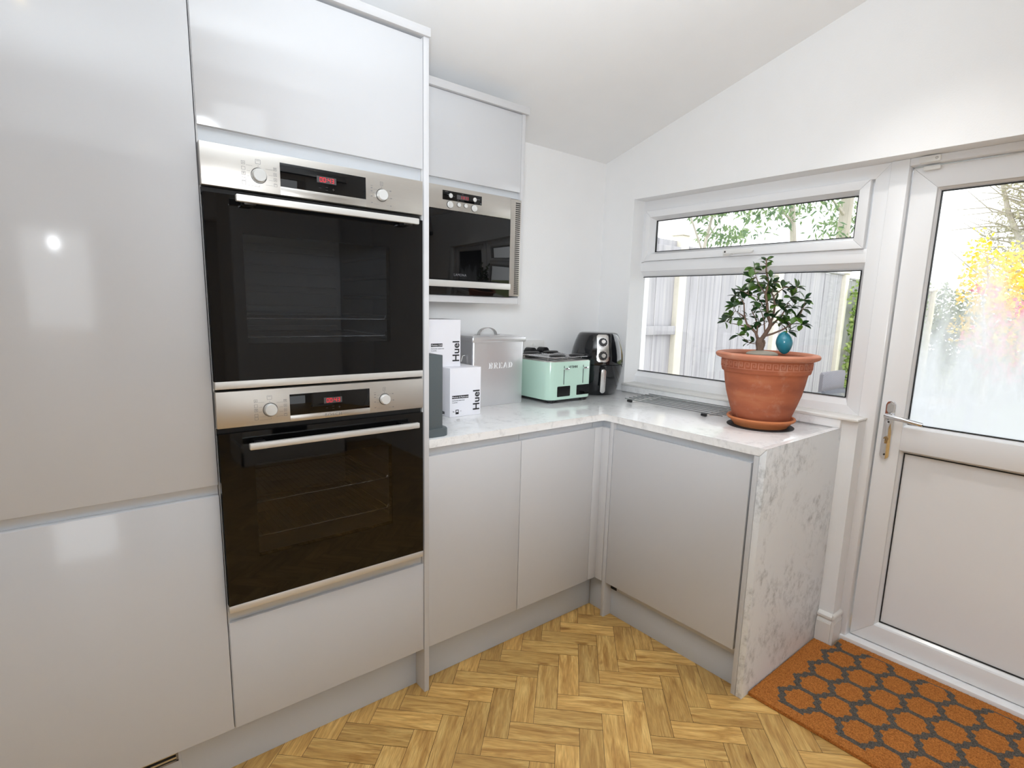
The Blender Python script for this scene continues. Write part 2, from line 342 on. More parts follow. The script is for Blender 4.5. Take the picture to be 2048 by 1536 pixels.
    def build(s, name, m, parent=None, local=False, smooth=True, **kw):
        bmesh.ops.recalc_face_normals(s.b, faces=s.b.faces)
        if parent is not None and not local: bmesh.ops.transform(s.b, matrix=wm(parent).inverted(), verts=s.b.verts)
        me = bpy.data.meshes.new(name); s.b.to_mesh(me); s.b.free()
        if smooth:
            try: me.shade_smooth(); me.set_sharp_from_angle(angle=math.radians(38))
            except Exception: pass
        o = bpy.data.objects.new(name, me); COL.objects.link(o); me.materials.append(M[m] if isinstance(m, str) else m)
        if parent is not None: o.parent = parent; WM[o.name] = wm(parent)
        else: WM[o.name] = Matrix.Identity(4)
        return tag(o, **kw)
def struct(name, mb, m, **kw): return mb.build(name, m, None, kind='structure', **kw)
def text(body, name, m, parent, T, size, extrude=.0004, align='CENTER', spacing=1.0, bold=0., **kw):
    cu = bpy.data.curves.new(name, 'FONT'); cu.body = body; cu.size = size; cu.extrude = extrude; cu.align_x = align; cu.align_y = 'CENTER'
    cu.space_character = spacing; cu.offset = bold; cu.resolution_u = 3
    t = bpy.data.objects.new(name + '_t', cu); COL.objects.link(t)
    dg = bpy.context.evaluated_depsgraph_get(); dg.update()
    me = bpy.data.meshes.new_from_object(t.evaluated_get(dg)); bpy.data.objects.remove(t); bpy.data.curves.remove(cu)
    me.transform((wm(parent).inverted() if parent else Matrix.Identity(4)) @ T)
    me.materials.clear(); me.materials.append(M[m]); me.name = name
    o = bpy.data.objects.new(name, me); COL.objects.link(o)
    if parent: o.parent = parent; WM[o.name] = wm(parent)
    return tag(o, **kw)
FY = Matrix.Rotation(PI / 2, 4, 'X')              # text lying on a face that looks towards -y
def onY(x, y, z, rot=0): return Matrix.Translation((x, y, z)) @ FY @ Matrix.Rotation(rot, 4, 'Z')
SEG = {'0': 'abcdef', '1': 'bc', '4': 'fgbc', '3': 'abgcd'}
def segs(mb, s, x, z, y, w, h, t=.0014):
    # seven segment digits on a face looking towards -y
    for ch in s:
        if ch == ':':
            for k in (.3, .7): mb.box(x, x + t, y, y + .0006, z + h * k - t / 2, z + h * k + t / 2)
            x += t + w * .35; continue
        P = dict(a=(0, w, h - t, h), d=(0, w, 0, t), g=(0, w, h / 2 - t / 2, h / 2 + t / 2), f=(0, t, h / 2, h), e=(0, t, 0, h / 2), b=(w - t, w, h / 2, h), c=(w - t, w, 0, h / 2))
        for k in SEG[ch]:
            a, b_, c, d = P[k]; g = t * .18; mb.box(x + a + g, x + b_ - g, y, y + .0006, z + c + g, z + d - g)
        x += w * 1.35

# ------------------------------------------------------------------ room shell
XW = 1.456; YW = .609; XL = -3.4; YF = -7.2; YV = -2.6
# floor: herringbone of oak strips, 228 x 76 mm, laid at 45 degrees
def herringbone():
    b = bmesh.new(); w = .0757; s0 = .1165; t0 = .532; q = math.sqrt(.5); g = .0006
    lay = b.verts.layers.float_vector.new('grain')
    lo = (XL, YF); hi = (1.62, YW); rnd = random.Random(3)
    def put(i, j, di, dj, long_s):
        sa, sb, ta, tb = s0 + i * w + g, s0 + (i + di) * w - g, t0 + j * w + g, t0 + (j + dj) * w - g
        cs, ct = (sa + sb) / 2, (ta + tb) / 2; x, y = (cs + ct) * q, (cs - ct) * q
        if not (lo[0] - .1 < x < hi[0] + .1 and lo[1] - .1 < y < hi[1] + .1): return
        R_ = rnd.random(); vs = []
        for s, t in ((sa, ta), (sb, ta), (sb, tb), (sa, tb)):
            v = b.verts.new(((s + t) * q, (s - t) * q, 0)); al, ac = (s - sa, t - ta) if long_s else (t - ta, s - sa)
            v[lay] = (al, ac, R_); vs.append(v)
        b.faces.new(vs)
    for i in range(-150, 90):
        for j in range(-60, 130):
            d = (i - j) % 6
            if d == 0: put(i, j, 3, 1, True)
            if d == 5: put(i, j, 1, 3, False)
    for f in b.faces:
        if f.normal.z < 0: f.normal_flip()
    me = bpy.data.meshes.new('floor'); b.to_mesh(me); b.free(); me.materials.append(M['oak'])
    o = bpy.data.objects.new('floor', me); COL.objects.link(o); tag(o, kind='structure')
    m = MB(); m.box(XL - .1, 1.52, YF - .1, YW + .1, -.14, -.0012); struct('floor_slab', m, 'black_soft').name = 'floor_base'
herringbone()
ct = .12
m = MB(); m.box(XL - .12, XW + .2, YW, YW + .12, -.14, 2.9); struct('wall_back', m, 'wall')
# window wall with openings for the window and the door
WZ0, WZ1 = .945, 1.918; DY0, DY1 = -.765, -1.80; WX1 = 1.622
m = MB()
m.box(XW, WX1, .40, YW + .12, -.14, 3.2)
m.box(XW, WX1, -.7355, .40, -.14, .9448); m.box(XW, WX1, DY0, -.7356, -.14, .944)
m.box(XW, WX1, DY1, .40, WZ1, 3.2)
m.box(XW, WX1, YF - .1, DY1, -.14, 3.2)
struct('wall_right', m, 'wall')
m = MB(); m.box(XL - .12, XL, YF, YW + .12, -.1, 3.2); struct('wall_left', m, 'wall')
m = MB()
m.box(.13, 1.46, YF - .12, YF, -.1, 2.5); m.box(XL, -1.5, YF - .12, YF, -.1, 2.5); m.box(-1.5, .13, YF - .12, YF, 2.1, 2.5)
struct('wall_front', m, 'wall')
m = MB()
m.prism([(YW + .12, ceil_z(YW + .12)), (YV, ceil_z(YV)), (YV, ceil_z(YV) + ct), (YW + .12, ceil_z(YW + .12) + ct)], 'x', XL - .12, WX1)
m.box(XL - .12, WX1, YV - .12, YV, 2.4, 3.25)
m.box(XL - .12, WX1, YF - .12, YV, 2.4, 2.5)
struct('ceiling', m, 'ceil')
# chimney pier and radiator-side wall behind the camera, seen in the oven glass
m = MB(); m.box(.14, .98, -3.6, -3.25, 0, 2.4); m.box(.14, XW, -3.72, -3.6, 0, 2.4); struct('wall_inner', m, 'wall')
m = MB()
m.prism([(-3.25, 0), (-3.232, 0), (-3.232, .12), (-3.238, .135), (-3.24, .16), (-3.25, .17)], 'x', .12, 1.0)
m.box(.12, .14, -3.6, -3.232, 0, .16); m.box(.98, 1.0, -3.6, -3.232, 0, .16); m.box(1.0, XW, -3.6, -3.582, 0, .17); struct('baseboard_inner', m, 'trimpaint')
vg = thing('wall_vent', 'louvred wall vent behind the camera, reflected in the lower oven', 'vent', (.5, -3.25, .24))
m = MB(); m.box(.36, .66, -3.258, -3.25, .22, .36, .002); m.build('frame', 'white_pl', vg)
m = MB()
for hx in (.375, .515):
    for k in range(5): m.box(hx, hx + .13, -3.266, -3.256, .238 + k * .022, .25 + k * .022, T=None)
m.build('louvre', 'grille', vg)
# ------------------------------------------------------------------ window
FX = 1.545
win = MB()
def frame(mb, x0, x1, ya, yb, za, zb, w, bev=.004, wt=None, wb=None):
    # rectangular ring in the window plane (y from ya down to yb)
    wt = w if wt is None else wt; wb = w if wb is None else wb
    mb.box(x0, x1, ya - w, ya, za, zb, bev); mb.box(x0, x1, yb, yb + w, za, zb, bev)
    mb.box(x0, x1, yb + w - .001, ya - w + .001, za, za + wb, bev); mb.box(x0, x1, yb + w - .001, ya - w + .001, zb - wt, zb, bev)
def mitre(mb, x0, x1, ya, yb, za, zb, w, wt=None, wb=None, wl=None, wr=None, bev=.0016):
    # frame of four mitred lengths: ya left, yb right, za bottom, zb top
    wt = wt or w; wb = wb or w; wl = wl or w; wr = wr or w
    o = [(ya, za), (yb, za), (yb, zb), (ya, zb)]; i = [(ya - wl, za + wb), (yb + wr, za + wb), (yb + wr, zb - wt), (ya - wl, zb - wt)]
    for k in range(4):
        k2 = (k + 1) % 4; mb.prism([o[k], o[k2], i[k2], i[k]], 'x', x0, x1, bev)
def bead(mb, x0, x1, ya, yb, za, zb, w, wz=None, wr=None):
    # glazing bead: chamfered ring sloping from x0 (room side, outer) to x1 (glass side, inner)
    o = [(ya, za), (yb, za), (yb, zb), (ya, zb)]; wz = wz or w; wr = wr or w; i = [(ya - w, za + wz), (yb + wr, za + wz), (yb + wr, zb - wz), (ya - w, zb - wz)]
    for k in range(4):
        k2 = (k + 1) % 4
        mb.quad([(x0, *o[k]), (x0, *o[k2]), (x1, *i[k2]), (x1, *i[k])])
        mb.quad([(x1, *i[k]), (x1, *i[k2]), (x1 + .012, *i[k2]), (x1 + .012, *i[k])])
w1 = thing('window_1', None, None, (FX, -.15, .955)); tag(w1, kind='structure')
m = MB()
mitre(m, FX, FX + .07, .434, -.735, .955, 1.918, .053, wt=.052, wb=.037, wl=.014, wr=.050)
m.box(FX, FX + .07, -.686, .421, 1.556, 1.609, .003)
m.box(FX, FX + .07, .381, .421, 1.600, 1.87, .003)
bead(m, FX + .002, FX + .03, .4215, -.6865, .991, 1.557, .0175, wz=.0275, wr=.0185)
m.build('frame', 'upvc', w1)
m = MB(); mitre(m, FX - .014, FX + .05, .3805, -.675, 1.6095, 1.8655, .0315, wt=.0345, wb=.0345, wr=.0365, bev=.003)
bead(m, FX - .012, FX + .026, .3495, -.6395, 1.643, 1.832, .0145)
sash = m.build('opening_sash', 'upvc', w1)
m = MB()
for (ya, yb, za, zb) in ((.335, -.625, 1.6575, 1.8175), (.404, -.668, 1.0185, 1.5295)):
    t = .0028
    m.box(FX + .024, FX + .036, ya - t, ya, za, zb); m.box(FX + .024, FX + .036, yb, yb + t, za, zb)
    m.box(FX + .024, FX + .036, yb, ya, za, za + t); m.box(FX + .024, FX + .036, yb, ya, zb - t, zb)
m.build('gasket', 'gasket', w1)
m = MB(); m.box(FX + .034, FX + .038, -.635, .342, 1.65, 1.825); m.build('top_pane', 'glass', w1)
m = MB(); m.box(FX + .034, FX + .038, -.675, .412, 1.012, 1.536); m.build('lower_pane', 'glass', w1)
m = MB(); m.box(FX - .034, FX - .013, -.135, -.095, 1.612, 1.640, .004); m.rbox(FX - .044, FX - .03, -.245, -.10, 1.618, 1.636, .008, 'x', bev=.003); m.build('window_handle', 'white_pl', sash)
m = MB(); m.cyl((FX - .0455, -.112, 1.627), (FX - .043, -.112, 1.627), .004, 12); m.build('lock_button', 'black', sash)
# sill board with its quartz upstand
m = MB(); m.box(1.436, FX + .01, DY0 - .004, .402, .945, .957, .005); struct('trim_1', m, 'trimpaint')
m = MB(); m.box(1.440, 1.4555, -.7075, .40, .9125, .945, .0015); up = m.build('worktop_upstand', 'quartz', None)
tag(up, 'low pale quartz upstand running along the worktop below the window sill', 'upstand')

# ------------------------------------------------------------------ back door
d1 = thing('door_1', None, None, (FX + .02, -1.2, .0)); tag(d1, kind='structure')
DXL = FX + .02; LY0, LY1 = -.80, -1.66; LZ0, LZ1 = .032, 1.888
m = MB(); m.box(FX - .012, FX + .07, -.795, -.7355, 0, 1.918, .004); m.box(FX - .012, FX + .07, -1.73, -1.665, 0, 1.918, .004)
m.box(FX - .012, FX + .07, -1.665, -.795, 1.892, 1.918, .003); m.build('door_frame', 'upvc', d1)
m = MB(); m.box(FX - .022, FX + .07, -1.73, -.768, 0, .0285, .003); m.build('threshold', 'upvc', d1)
m = MB(); lw = .088
mitre(m, DXL, DXL + .06, LY0, LY1, LZ0, LZ1, .080, wt=.076, wb=.076, bev=.002)
m.box(DXL + .0008, DXL + .06, LY1 + .079, LY0 - .079, .842, .935, .004)
bead(m, DXL + .003, DXL + .026, LY0 - .070, LY1 + .070, .926, 1.821, .0185); bead(m, DXL + .003, DXL + .026, LY0 - .073, LY1 + .073, .100, .850, .0185)
leaf = m.build('door_leaf', 'upvc', d1)
m = MB()
for za, zb, ins in ((.9445, 1.8025, .0885), (.1185, .8315, .0915)):
    t = .003; ya, yb = LY0 - ins, LY1 + ins
    m.box(DXL + .022, DXL + .034, ya - t, ya, za, zb); m.box(DXL + .022, DXL + .034, yb, yb + t, za, zb)
    m.box(DXL + .022, DXL + .034, yb, ya, za, za + t); m.box(DXL + .022, DXL + .034, yb, ya, zb - t, zb)
m.build('gasket', 'gasket', leaf)
m = MB(); m.box(DXL + .031, DXL + .035, LY1 + .082, LY0 - .082, .935, 1.812); m.build('door_glass', 'glass_fog', d1)
m = MB(); m.box(DXL + .028, DXL + .05, LY1 + .085, LY0 - .085, .11, .84); m.build('door_panel', 'upvc', d1)
hd = MB(); hy = -.835
hd.rbox(DXL - .009, DXL + .001, hy - .016, hy + .016, .800, 1.030, .0155, 'x', bev=.002); h = hd.build('handle_plate', 'chrome', d1)
m = MB(); m.cyl((DXL - .009, hy, .975), (DXL - .045, hy, .975), .0095, 16); m.tube([(DXL - .045, hy + .005, .976), (DXL - .047, hy - .02, .974), (DXL - .048, hy - .06, .969), (DXL - .047, hy - .1, .963), (DXL - .046, hy - .118, .961)], [.0095, .0098, .009, .0088, .008], 12)
m.build('lever', 'chrome', h)
m = MB(); m.rbox(DXL - .012, DXL - .008, hy - .011, hy + .011, .985, 1.022, .0105, 'x'); m.build('lever_backing', 'satin_metal', h)
m = MB(); m.cyl((DXL - .014, hy, .882), (DXL - .008, hy, .882), .0085, 16); m.box(DXL - .013, DXL - .008, hy - .0045, hy + .0045, .862, .882, .001); c = m.build('lock_cylinder', 'brass', h)
m = MB(); m.box(DXL - .034, DXL - .014, hy - .001, hy + .001, .874, .884, .0005); m.build('key_stub', 'satin_metal', c)
m = MB()
for z in (.818, .948): m.cyl((DXL - .0105, hy, z), (DXL - .0088, hy, z), .0035, 12)
m.build('fixing_screw', 'black_soft', h)
s = thing('door_contact_sensor', 'small white two-part contact sensor at the top left corner of the back door', 'sensor', (FX - .012, -.85, 1.90))
m = MB(); m.rbox(FX - .026, FX - .0125, -.888, -.826, 1.893, 1.914, .004, 'x', bev=.001); m.build('sensor_body', 'white_pl', s)
m = MB(); m.rbox(FX + .004, DXL - .0005, -.884, -.833, 1.872, 1.886, .004, 'x', bev=.001); m.build('magnet', 'white_pl', s)
m = MB(); m.lathe([(.0032, 0), (.0042, 0), (.0042, .0006), (.0032, .0006), (.0032, 0)], (0, 0, 0), 16, T=Matrix.Translation((FX - .0262, -.878, 1.904)) @ Matrix.Rotation(-PI / 2, 4, 'Y')); m.build('button_ring', 'grille', s)
# skirting around the pier between worktop and door
m = MB()
prof = [(0, 0), (.019, 0), (.019, .098), (.0165, .0985), (.0165, .102), (.010, .110), (.010, .117), (.017, .119), (.017, .128), (.012, .134), (.0, .138)]
m.prism([(XW - a, z) for a, z in prof], 'y', DY0 - .002, -.7105)
m.prism([(DY0 - a * .6, z) for a, z in prof], 'x', XW - .010, 1.531)
struct('baseboard_right', m, 'trimpaint')

# ------------------------------------------------------------------ tall cabinets
TALL = 2.112; ZP = .165
def kicker(name, x0, x1, y0, y1, label, z1=ZP - .004):
    m = MB(); m.box(x0, x1, y0, y1, 0, z1, .0008); o = m.build(name, 'kick'); return tag(o, label, 'plinth')
# tall fridge housing, left edge of the picture
fr = thing('tall_cabinet', 'tall light grey gloss cabinet at the left edge, beside the ovens', 'cabinet', (-.92, 0, 0))
m = MB(); m.box(-1.225, -.6185, .022, .595, ZP, TALL, .001); m.build('carcass', 'carcass', fr)
m = MB(); m.box(-1.222, -.6205, 0, .019, .877, TALL - .004, .0012); m.build('door', 'gloss', fr)
m = MB(); m.box(-1.222, -.6205, 0, .019, ZP + .001, .848, .0012); m.build('door', 'gloss', fr)
m = MB(); m.box(-1.222, -.6195, .018, .024, .835, .89); m.build('handle_rail', 'rail', fr)
oc = thing('oven_cabinet', 'tall light grey cabinet housing the two built-in ovens', 'cabinet', (-.318, 0, 0))
m = MB()
m.box(-.618, -.6145, .004, .595, ZP, TALL); m.box(-.0225, -.0185, .004, .595, ZP, TALL); m.box(-.615, -.022, .575, .595, ZP, TALL)
m.box(-.615, -.022, .022, .58, 1.735, 1.75); m.box(-.615, -.022, .022, .58, .515, .532); m.box(-.615, -.022, .03, .58, TALL - .018, TALL)
m.build('carcass', 'carcass', oc)
m = MB(); m.box(-.6165, -.0195, 0, .019, 1.7515, TALL - .004, .0012); m.build('door', 'gloss', oc)
m = MB(); m.box(-.6165, -.0195, 0, .019, ZP + .001, .4845, .0012); m.build('drawer_front', 'gloss', oc)
m = MB(); m.box(-.614, -.0225, .012, .03, .474, .5325); m.build('handle_rail', 'rail', oc)
m = MB(); m.box(-.614, -.0225, .012, .03, 1.719, 1.762); m.build('handle_rail', 'rail', oc)
m = MB(); m.box(-.0178, .0, -.003, .604, 0, 2.1165, .0008); tag(m.build('end_panel', 'matt'), 'tall narrow light grey end panel between the ovens and the worktop, reaching the floor', 'end panel')
m = MB(); m.box(-1.24, .0022, -.010, .50, 2.1172, 2.141, .001); tag(m.build('cornice', 'matt'), 'light grey cornice board on top of the tall cabinets', 'cornice')
pl = thing('plinth', 'light grey plinth under the tall cabinets with a silver vent grille in it', 'plinth', (-.6, .06, 0))
m = MB(); m.box(-1.225, -.745, .058, .074, 0, ZP - .003, .0005); m.box(-.745, -.0185, .058, .074, 0, ZP - .003, .0005); m.build('board', 'kick', pl)
m = MB(); m.box(-1.0, -.752, .053, .0585, .10, .105); m.box(-.757, -.752, .053, .0585, .10, ZP - .004); m.box(-1.0, -.995, .053, .0585, .1, ZP - .004); m.box(-1.0, -.752, .053, .0585, ZP - .007, ZP - .0035)
m.box(-.878, -.874, .053, .0585, .1, ZP - .004)
gr = m.build('vent_grille', 'grille', pl)
m = MB()
for k in range(4): m.box(-.995, -.757, .0545, .0572, .108 + k * .014, .1135 + k * .014)
m.build('louvre', 'satin_metal', gr)
m = MB(); m.box(-.996, -.756, .0572, .0578, .104, ZP - .005); m.build('backing', 'black_soft', gr)

# ------------------------------------------------------------------ ovens
def oven(z0, z1, zp, lower, label):
    # z0 bottom trim, z1 top of fascia, zp bottom of fascia
    x0, x1 = -.6178, -.0312; yf = -.020
    o = thing('built_in_oven', label, 'oven', ((x0 + x1) / 2, yf, z0), group='built-in ovens in the tall cabinet')
    m = MB(); m.box(x0, x1, yf, .008, zp, z1, .0015); fa = m.build('control_panel', 'steel_d', o)
    # front lip below the display
    dx0, dx1 = -.4398, -.2115; dz1 = z1 - .0185; dz0 = dz1 - .0575
    m = MB(); m.box(dx0 - .0005, dx1 + .0005, yf - .0012, yf + .001, zp + .0005, dz0 - .0005, .0004); m.build('display_lip', 'steel', fa)
    m = MB(); m.box(dx0, dx1, yf - .0012, yf + .002, dz0, dz1, .0003); dp = m.build('display', 'black_gloss', o)
    cx = (dx0 + dx1) / 2 + .004
    m = MB(); m.box(cx - .026, cx + .026, yf - .0017, yf - .0011, dz1 - .033, dz1 - .0165); m.build('display_window', 'lcd', dp)
    m = MB(); segs(m, '00:43', cx - .0185, dz1 - .0305, yf - .0024, .0068, .0115); m.build('clock_digits', 'red_led', dp)
    m = MB(); m.box(cx - .021, cx - .015, yf - .0016, yf - .0011, dz0 + .011, dz0 + .0118); m.box(cx + .015, cx + .021, yf - .0016, yf - .0011, dz0 + .011, dz0 + .0118); m.box(cx + .0176, cx + .0184, yf - .0016, yf - .0011, dz0 + .0084, dz0 + .0144)
    m.box(cx - .003, cx + .003, yf - .0016, yf - .0011, dz0 + .0075, dz0 + .0082); m.box(cx - .003, cx + .003, yf - .0016, yf - .0011, dz0 + .0145, dz0 + .0152); m.build('touch_marks', 'lcd', dp)
    kz = zp + .0385
    for kx, kr in ((-.4902, .0165), (-.1632, .0155)):
        T = Matrix.Translation((kx, yf, kz)) @ Matrix.Rotation(PI / 2, 4, 'X')
        m = MB(); m.lathe([(0, .012), (kr * .86, .012), (kr * .95, .0105), (kr, .006), (kr, 0), (kr * 1.07, -.0002)], n=36, T=T); k = m.build('knob', 'knob', o)
        m = MB(); m.lathe([(kr * 1.05, .0), (kr * 1.05, .0008), (kr * 1.13, .0008), (kr * 1.13, 0)], n=36, T=T); m.build('knob_ring', 'black_soft', k)
    # printed symbols round the knobs
    m = MB(); y = yf - .0004
    def ln(x0_, x1_, z0_, z1_, t=.0006):
        if abs(z1_ - z0_) < 1e-6: m.box(min(x0_, x1_), max(x0_, x1_), y, yf + .0002, z0_ - t / 2, z0_ + t / 2)
        else: m.box(x0_ - t / 2, x0_ + t / 2, y, yf + .0002, min(z0_, z1_), max(z0_, z1_))
    def sq(cx_, cz_, w=.008, h=.0075, kind=0):
        ln(cx_ - w / 2, cx_ + w / 2, cz_ - h / 2, cz_ - h / 2); ln(cx_ - w / 2, cx_ + w / 2, cz_ + h / 2, cz_ + h / 2)
        ln(cx_ - w / 2, 0, cz_ - h / 2, cz_ + h / 2); ln(cx_ + w / 2, 0, cz_ - h / 2, cz_ + h / 2)
        if kind & 1: ln(cx_ - w * .3, cx_ + w * .3, cz_, cz_); ln(cx_, 0, cz_ - h * .3, cz_ + h * .3)
        if kind & 2: ln(cx_ - w * .3, cx_ + w * .3, cz_ + h * .25, cz_ + h * .25)
    kx = -.4902; sq(kx - .001, kz + .0325, .0115, .0098, 2); ln(kx - .001, 0, kz + .0215, kz + .023, .0015)
    for i, dz in enumerate((.0255, .0125, .001, -.0125, -.021)): sq(kx - .035, kz + dz, kind=(1, 0, 3, 0, 0)[i]); 
    for i, dz in enumerate((.021, .008, -.0045, -.017)): sq(kx + .0385, kz + dz, .007, .007, kind=(3, 1, 1, 2)[i])
    for dz, a, b_ in ((.021, -.029, -.014), (.008, -.028, -.02), (-.004, -.028, -.021), (-.017, -.028, -.013), (-.026, -.028, .001), (.018, .016, .033), (.005, .023, .033), (-.0075, .023, .033), (-.0195, .015, .033)): ln(kx + a, kx + b_, kz + dz, kz + dz, .0004)
    ln(kx + .001, 0, kz - .026, kz - .021, .0004)
    m.build('printed_symbols', 'print_g', fa); m = MB()
    kx = -.1632; sq(kx - .001, kz + .031, .0078, .0098, 0); ln(kx - .001, 0, kz + .028, kz + .034); ln(kx - .001, 0, kz + .021, kz + .0225, .0015)
    for dz, a, b_ in ((.0135, -.025, -.015), (.004, -.027, -.018), (-.009, -.026, -.018), (-.026, -.025, -.008), (.015, .014, .022), (-.005, .018, .024), (-.026, .013, .022)): ln(kx + a, kx + b_, kz + dz, kz + dz, .0004)
    for dx, dz in ((.0265, .015), (.0285, -.005), (.0275, -.026), (-.031, -.006), (-.0305, -.0235), (-.031, .016), (-.031, .008)): ln(kx + dx - .0025, kx + dx + .0025, kz + dz, kz + dz, .0018)
    ln(kx - .034, kx - .028, kz + .022, kz + .022, .0008)
    m.build('printed_symbols', 'print_g', fa)
    if lower: text('BOSCH', 'maker_lettering', 'grille', fa, onY(cx, yf - .0016, (zp + dz0) / 2), .0115, spacing=1.5)
    # door
    zt = zp - .003; m = MB(); zb = z0 + .0195
    m.box(x0 + .001, x1 - .001, -.004, .004, zt - .018, zt); m.build('door_top_gap', 'black_soft', o)
    # glass door: outer pane with a clear window area, printed black border
    wx0, wx1 = -.535, -.141; wz0, wz1 = (1.240, 1.512) if not lower else (.664, .923)
    m = MB(); yg = yf + .001
    dz = zt - .012
    for a, b_, c_, d_ in ((x0 + .001, wx0, zb, dz), (wx1, x1 - .0005, zb, dz), (wx0, wx1, zb, wz0), (wx0, wx1, wz1, dz)):
        m.box(a, b_, yg, .004, c_, d_)
    dr = m.build('door', 'black_gloss', o)
    m = MB(); m.box(wx0, wx1, yg, yg + .003, wz0, wz1); m.build('door_glass', 'glass_dark', dr)
    m = MB(); m.box(x0 + .001, x1 - .001, yf - .0005, .006, z0, zb, .0012); m.build('bottom_trim', 'bar', dr)
    # handle: a flat bar with two feet
    hz = zp - .0265 if not lower else zp - .046
    m = MB(); m.box(-.5545, -.067, yf - .044, yf - .030, hz - .0085, hz + .0085, .003); hn = m.build('handle', 'bar', dr)
    for hx in (-.535, -.11): m = MB(); m.box(hx, hx + .028, yf - .031, yf + .001, hz - .013, hz + .006, .003); m.build('handle_mount', 'black', hn)
    # cavity with ribbed side walls and racks
    m = MB(); a, b_, c_, d_, e, f = -.56, -.115, .01, .42, wz0 - .04, zt - .045
    m.box(a, a + .004, c_, d_, e, f); m.box(b_ - .004, b_, c_, d_, e, f); m.box(a, b_, d_ - .004, d_, e, f); m.box(a, b_, c_, d_, e, e + .004); m.box(a, b_, c_, d_, f - .004, f)
    for k in range(5):
        z = e + .04 + k * (f - e - .06) / 5
        m.box(a + .003, a + .012, .03, .38, z, z + .012, .004); m.box(b_ - .012, b_ - .003, .03, .38, z, z + .012, .004)
    for k in range(5):
        z = e + .045 + k * (f - e) / 5.6; m.box(a + .02, b_ - .02, d_ - .014, d_ - .003, z, z + .024, .006)
    cv = m.build('cavity', 'oven_in', o)
    for zr in ((1.302, 1.253) if not lower else (.800, .700)):
        m = MB(); rx0, rx1, ry0, ry1 = a + .016, b_ - .016, .03, .36
        m.tube([(rx0, ry0, zr + .012), (rx0 + .006, ry0, zr), (rx1 - .006, ry0, zr), (rx1, ry0, zr + .012)], .0022, 6)
        m.tube([(rx0, ry0, zr + .002), (rx0, ry1, zr + .002)], .0022, 6); m.tube([(rx1, ry0, zr + .002), (rx1, ry1, zr + .002)], .0022, 6); m.tube([(rx0, ry1, zr), (rx1, ry1, zr)], .0022, 6)
        for k in range(1, 24):
            x = rx0 + (rx1 - rx0) * k / 24; m.tube([(x, ry0, zr + .001), (x, ry1, zr + .001)], .001, 5)
        m.build('wire_shelf', 'chrome', cv)
    return o
oven(1.127, 1.712, 1.615, False, 'upper of the two built-in ovens, stainless steel with black glass door')
oven(.5225, 1.1205, 1.027, True, 'lower of the two built-in ovens, stainless steel with black glass door')

# ------------------------------------------------------------------ wall unit with microwave
YU = .28
wu = thing('wall_cabinet', 'light grey wall cabinet above the worktop holding the microwave', 'wall cabinet', (.3, YU, 1.362))
m = MB(); m.box(.0005, .0045, YU + .002, .6075, 1.395, 2.108); m.box(.0045, .59, .59, .6075, 1.395, 2.108); m.box(.0045, .59, YU + .024, .6, 1.786, 1.8); m.box(.0045, .59, YU + .024, .6, 2.09, 2.108); m.build('carcass', 'carcass', wu)
m = MB(); m.box(.5905, .6085, YU - .001, .6075, 1.362, 2.1085, .0008); m.build('side_panel', 'matt', wu)
m = MB(); m.box(.0012, .5895, YU, YU + .019, 1.8095, 2.1065, .0012); m.build('door', 'gloss', wu)
m = MB(); m.box(.0008, .5895, YU + .012, YU + .03, 1.7845, 1.812); m.build('handle_rail', 'rail', wu)
m = MB(); m.box(.0008, .59, YU - .0005, .6075, 1.362, 1.3875, .0008); m.build('bottom_shelf', 'matt', wu)
m = MB(); m.box(.0008, .619, YU - .012, .6, 2.1095, 2.136, .001); tag(m.build('cornice', 'matt'), 'short light grey cornice board on top of the wall cabinet', 'cornice')
mw = thing('built_in_microwave', 'stainless steel built-in microwave in the wall cabinet', 'microwave', (.3, YU - .01, 1.39))
ym = YU - .010
m = MB(); m.box(.0008, .535, ym, YU + .02, 1.6985, 1.781, .001); fa = m.build('control_panel', 'steel_d', mw)
m = MB(); m.box(.5355, .5895, ym, YU + .02, 1.3945, 1.778, .001); st = m.build('side_trim', 'steel_d', mw)
m = MB()
for i in range(4):
    for k in range(46):
        z = 1.402 + k * .008; x = .5605 + i * .0062; m.box(x, x + .0044, ym - .0006, ym + .001, z, z + .0046)
m.build('vent_slots', 'black_soft', st)
m = MB(); m.box(.2154, .3908, ym - .001, ym + .002, 1.7325, 1.7653, .0003); dp = m.build('display', 'black_gloss', mw)
m = MB(); m.box(.2765, .329, ym - .0016, ym - .0009, 1.741, 1.7562); m.build('display_window', 'lcd', dp)
m = MB(); segs(m, '11:11', .2925, 1.7432, ym - .0024, .0062, .0105, .0013); m.build('clock_digits', 'red_led', dp)
for a, b_ in ((.2255, .238), (.263, .266), (.28, .284), (.314, .321), (.366, .382), (.236, .25), (.299, .306)):
    z = random.choice((1.7515, 1.7475, 1.7598, 1.7365)); m = MB(); m.box(a, b_, ym - .0014, ym - .0009, z, z + .0011); m.build('panel_mark', 'print_g', dp)
for bx, bz, br in ((.2475, 1.7172, .0125), (.2864, 1.7212, .0078), (.3172, 1.7213, .0078), (.3562, 1.7172, .0125), (.2498, 1.7493, .0082), (.3578, 1.7492, .0078)):
    T = Matrix.Translation((bx, ym, bz)) @ Matrix.Rotation(PI / 2, 4, 'X')
    m = MB(); m.lathe([(0, .004), (br * .85, .004), (br, .003), (br, -.001)], n=24, T=T); k = m.build('button', 'knob', mw)
    m = MB(); m.lathe([(br * 1.01, .0005), (br * 1.01, .0012), (br * 1.1, .0012), (br * 1.1, .0005)], n=24, T=T); m.build('button_ring', 'black_soft', k)
m = MB(); m.box(.0008, .5345, ym, YU + .02, 1.3895, 1.6965, .001); dr = m.build('door', 'black_gloss', mw)
